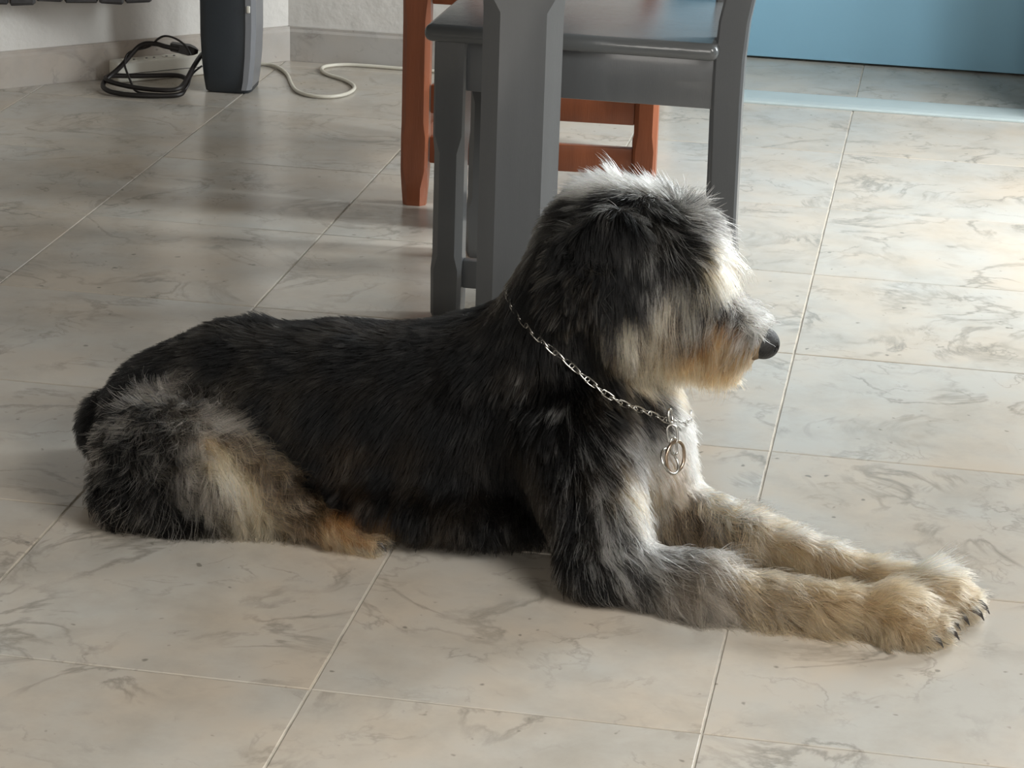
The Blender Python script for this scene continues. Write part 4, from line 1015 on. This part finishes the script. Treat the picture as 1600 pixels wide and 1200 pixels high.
    ra.data.foreach_set('value', rad.astype(np.float32).ravel())
    ca = cu.attributes.new('coat', 'FLOAT_COLOR', 'CURVE')
    ca.data.foreach_set('color', np.concatenate([np.clip(col, .003, .9), np.ones((n0, 1))], 1).astype(np.float32).ravel())
    cu.materials.append(M_HAIR)
    o = bpy.data.objects.new(name, cu); COL.objects.link(o); o.parent = parent; o['kind'] = 'stuff'
    return o


DOG = thing('dog', 'shaggy black and tan dog with silver-grizzled face lying on the tiles, looking right', 'dog')
body, V, Q = net('body', F_BODY, M_SKIN, DOG); skin_colors(body, V, BODY_FIELD)
coat('fur', V, Q, BODY_FIELD, 190000, body)


def shaggy(c):
    leg = (c[:, 0] > .80) & (c[:, 2] < .13) & (c[:, 0] < 1.12)
    thigh = (c[:, 0] < .36) & (c[:, 1] < .48) & (c[:, 2] < .19) & (c[:, 0] > .06)
    head = (c[:, 0] > .70) & (c[:, 2] > .235)
    breast = (c[:, 0] > .68) & (c[:, 2] < .22)
    return np.where(leg, 1.0, np.where(thigh, .3, np.where(head, .8, np.where(breast, .55, .0))))


coat('guard_hair', V, Q, BODY_FIELD, 9000, body, npt=9, width=1.25, only=shaggy, guard=True)
for F in (F_EARN, F_EARF):
    ear, V, Q = net('ear', F, M_SKIN, DOG)
    fld = Field(F, DOG_LO, STEP); skin_colors(ear, V, fld); coat('fur', V, Q, fld, 11000 if F is F_EARN else 5000, ear)

M_NOSE = mat('wet_black_nose', (.008, .008, .008, 1), .48, spec=.45, bump=.5, bump_scale=420)
M_CLAW = mat('dark_claw', srgb(52, 48, 46), .35)
M_EYE = mat('dark_brown_eye', (.012, .007, .004, 1), .08, spec=.8)
lo, st = (.865, .465, .262), .0016
F = field(NOSE, lo, (.935, .535, .330), st)
ax_ = [lo[i] + st * np.arange(F.shape[i]) for i in range(3)]
G = np.stack(np.meshgrid(*ax_, indexing='ij'), -1)
for sy in (-1, 1):
    F = np.maximum(F, -sd_one(('e', (.918, .5 + sy * .0105, .294), (.009, .0042, .0042), 0, 0, 1), G))
F = np.maximum(F, -sd_one(('c', (.925, .5, .270), (.925, .5, .292), .0022, .0014, 1), G))
net('nose', F, M_NOSE, DOG, lo, st)
for sy in (-1, 1):
    bm = bmesh.new(); bmesh.ops.create_uvsphere(bm, u_segments=20, v_segments=12, radius=.0105, matrix=Matrix.Translation((.826, .5 + sy * .044, .374)))
    from_bm('eye', bm, M_EYE, DOG, smooth=True)
for a, b in [(p_[1], p_[2]) for p_ in BODY if p_[0] == 'c' and p_[-1] in (.005, .006)]:
    a, b = Vector(a), Vector(b); d = (b - a); d.z = 0; d.normalize()
    k = .72 if a.x < .6 else 1.0
    base = b + d * .008 * k + Vector((0, 0, .002))
    pts = [base, base + d * .010 * k + Vector((0, 0, .001)), base + d * .017 * k + Vector((0, 0, -.004)), base + d * .021 * k + Vector((0, 0, -.0105 if k == 1 else -.008))]
    pts = [Vector((q.x, q.y, max(q.z, .0025))) for q in pts]
    rings = []
    for q, r_ in zip(pts, (.0048, .0046, .0034, .0010)):
        s = Vector((-d.y, d.x, 0)); rings.append([q + (s * math.cos(t) * .72 + Vector((0, 0, 1)) * math.sin(t)) * r_ * k for t in np.linspace(0, 2 * math.pi, 9)[:-1]])
    from_bm('claw', loft(rings), M_CLAW, DOG, smooth=True)
# ---------------------------------------------------------------- chain collar
M_STEEL = mat('chain_steel', (.50, .49, .46, 1), .26, metal=1.0, vary=.06)
M_BRASS = mat('tag_ring_metal', (.42, .33, .25, 1), .3, metal=1.0, vary=.08)
collar = thing('chain_collar', 'silver chain collar with hanging ring, worn round the black and tan dog\'s neck', 'collar', (.70, .525, .255))
cc = np.array((.70, .525, .255)); e1 = np.array((.832, 0, -.555)); e2 = np.array((0, 1.0, 0))
ring_pts = []
for a in np.linspace(0, 2 * math.pi, 240, endpoint=False):
    d = e1 * math.cos(a) + e2 * math.sin(a); t = np.arange(.02, .25, .0005); P = cc + d * t[:, None]
    ring_pts.append(P[np.argmax(BODY_FIELD(P) > (.0096 if math.cos(a) > -.25 else .0070))])
ring_pts = np.array(ring_pts)
for _ in range(6):
    ring_pts = (np.roll(ring_pts, 1, 0) + ring_pts * 2 + np.roll(ring_pts, -1, 0)) / 4
seg = np.linalg.norm(np.roll(ring_pts, -1, 0) - ring_pts, axis=1); arc = np.concatenate([[0], np.cumsum(seg)])
n_link = 64; pitch = arc[-1] / n_link


def oval(L_, W_, r_, twist=0.0, n=20, m=7):
    """A stadium-shaped wire link along x."""
    pts = []
    for k in range(n):
        a = 2 * math.pi * k / n; x = math.cos(a) * W_ * .5; y = math.sin(a) * W_ * .5
        x += math.copysign((L_ - W_) * .5, math.cos(a)) if abs(math.cos(a)) > 1e-6 else 0
        tw = twist * x / L_
        pts.append(Vector((x, y * math.cos(tw), y * math.sin(tw))))
    return tube_bm(pts, r_, sides=m, closed=True, smooth=0)


bm = oval(.0185, .0072, .00115, 1.2); bmesh.ops.recalc_face_normals(bm, faces=bm.faces)
link_me = bpy.data.meshes.new('link'); bm.to_mesh(link_me); bm.free(); link_me.materials.append(M_STEEL)
for p_ in link_me.polygons:
    p_.use_smooth = True
for k in range(n_link):
    s = k * pitch; i = int(np.searchsorted(arc, s, side='right') - 1) % 240
    q = Vector(ring_pts[i] + (ring_pts[(i + 1) % 240] - ring_pts[i]) * (s - arc[i]) / seg[i])
    t = Vector(ring_pts[(i + 3) % 240] - ring_pts[i - 3]).normalized()
    nrm = Vector(BODY_FIELD.grad(np.array(q)[None])[0]); nrm = (nrm - t * nrm.dot(t)).normalized()
    roll = math.radians(42 if k % 2 else -42)
    y = nrm.cross(t); yy = y * math.cos(roll) + nrm * math.sin(roll); zz = t.cross(yy)
    o = bpy.data.objects.new('link', link_me); COL.objects.link(o); o.parent = collar
    o.matrix_local = Matrix.Translation(q - collar.location) @ Matrix((t, yy, zz)).transposed().to_4x4()


def hang(name, bm_, m, at, xdir, ndir):
    x = Vector(xdir).normalized(); n = Vector(ndir); n = (n - x * n.dot(x)).normalized(); y = n.cross(x)
    o = from_bm(name, bm_, m, collar, smooth=True)
    o.matrix_local = Matrix.Translation(Vector(at) - collar.location) @ Matrix((x, y, n)).transposed().to_4x4()


TOP, MID, RNG, LOW = [((.7975, .4605, .2020),), ((.8030, .4545, .1740),), ((.8075, .4530, .1500),), ((.8090, .4555, .1270),)]
down = Vector(MID[0]) - Vector(TOP[0])
hang('swivel_link', oval(.017, .010, .0019), M_STEEL, Vector(TOP[0]), down, Vector((.8, -.2, .5)))
hang('swivel_link', oval(.024, .013, .0017), M_STEEL, Vector(TOP[0]).lerp(Vector(MID[0]), .80), down, Vector((.25, -1, .2)))
hang('connector', oval(.022, .009, .0016), M_STEEL, Vector(MID[0]).lerp(Vector(RNG[0]), .42), Vector(RNG[0]) - Vector(MID[0]), Vector((.6, -.6, .4)))
hang('tag_ring', oval(.041, .036, .0023, n=32, m=9), M_BRASS, Vector(RNG[0]), Vector(LOW[0]) - Vector(MID[0]), Vector((.85, -.52, .1)))
hang('tag_ring', oval(.034, .030, .0017, n=32, m=9), M_STEEL, Vector(RNG[0]) + Vector((-.006, -.006, -.004)), Vector((.55, .1, -.8)), Vector((.9, -.3, .25)))
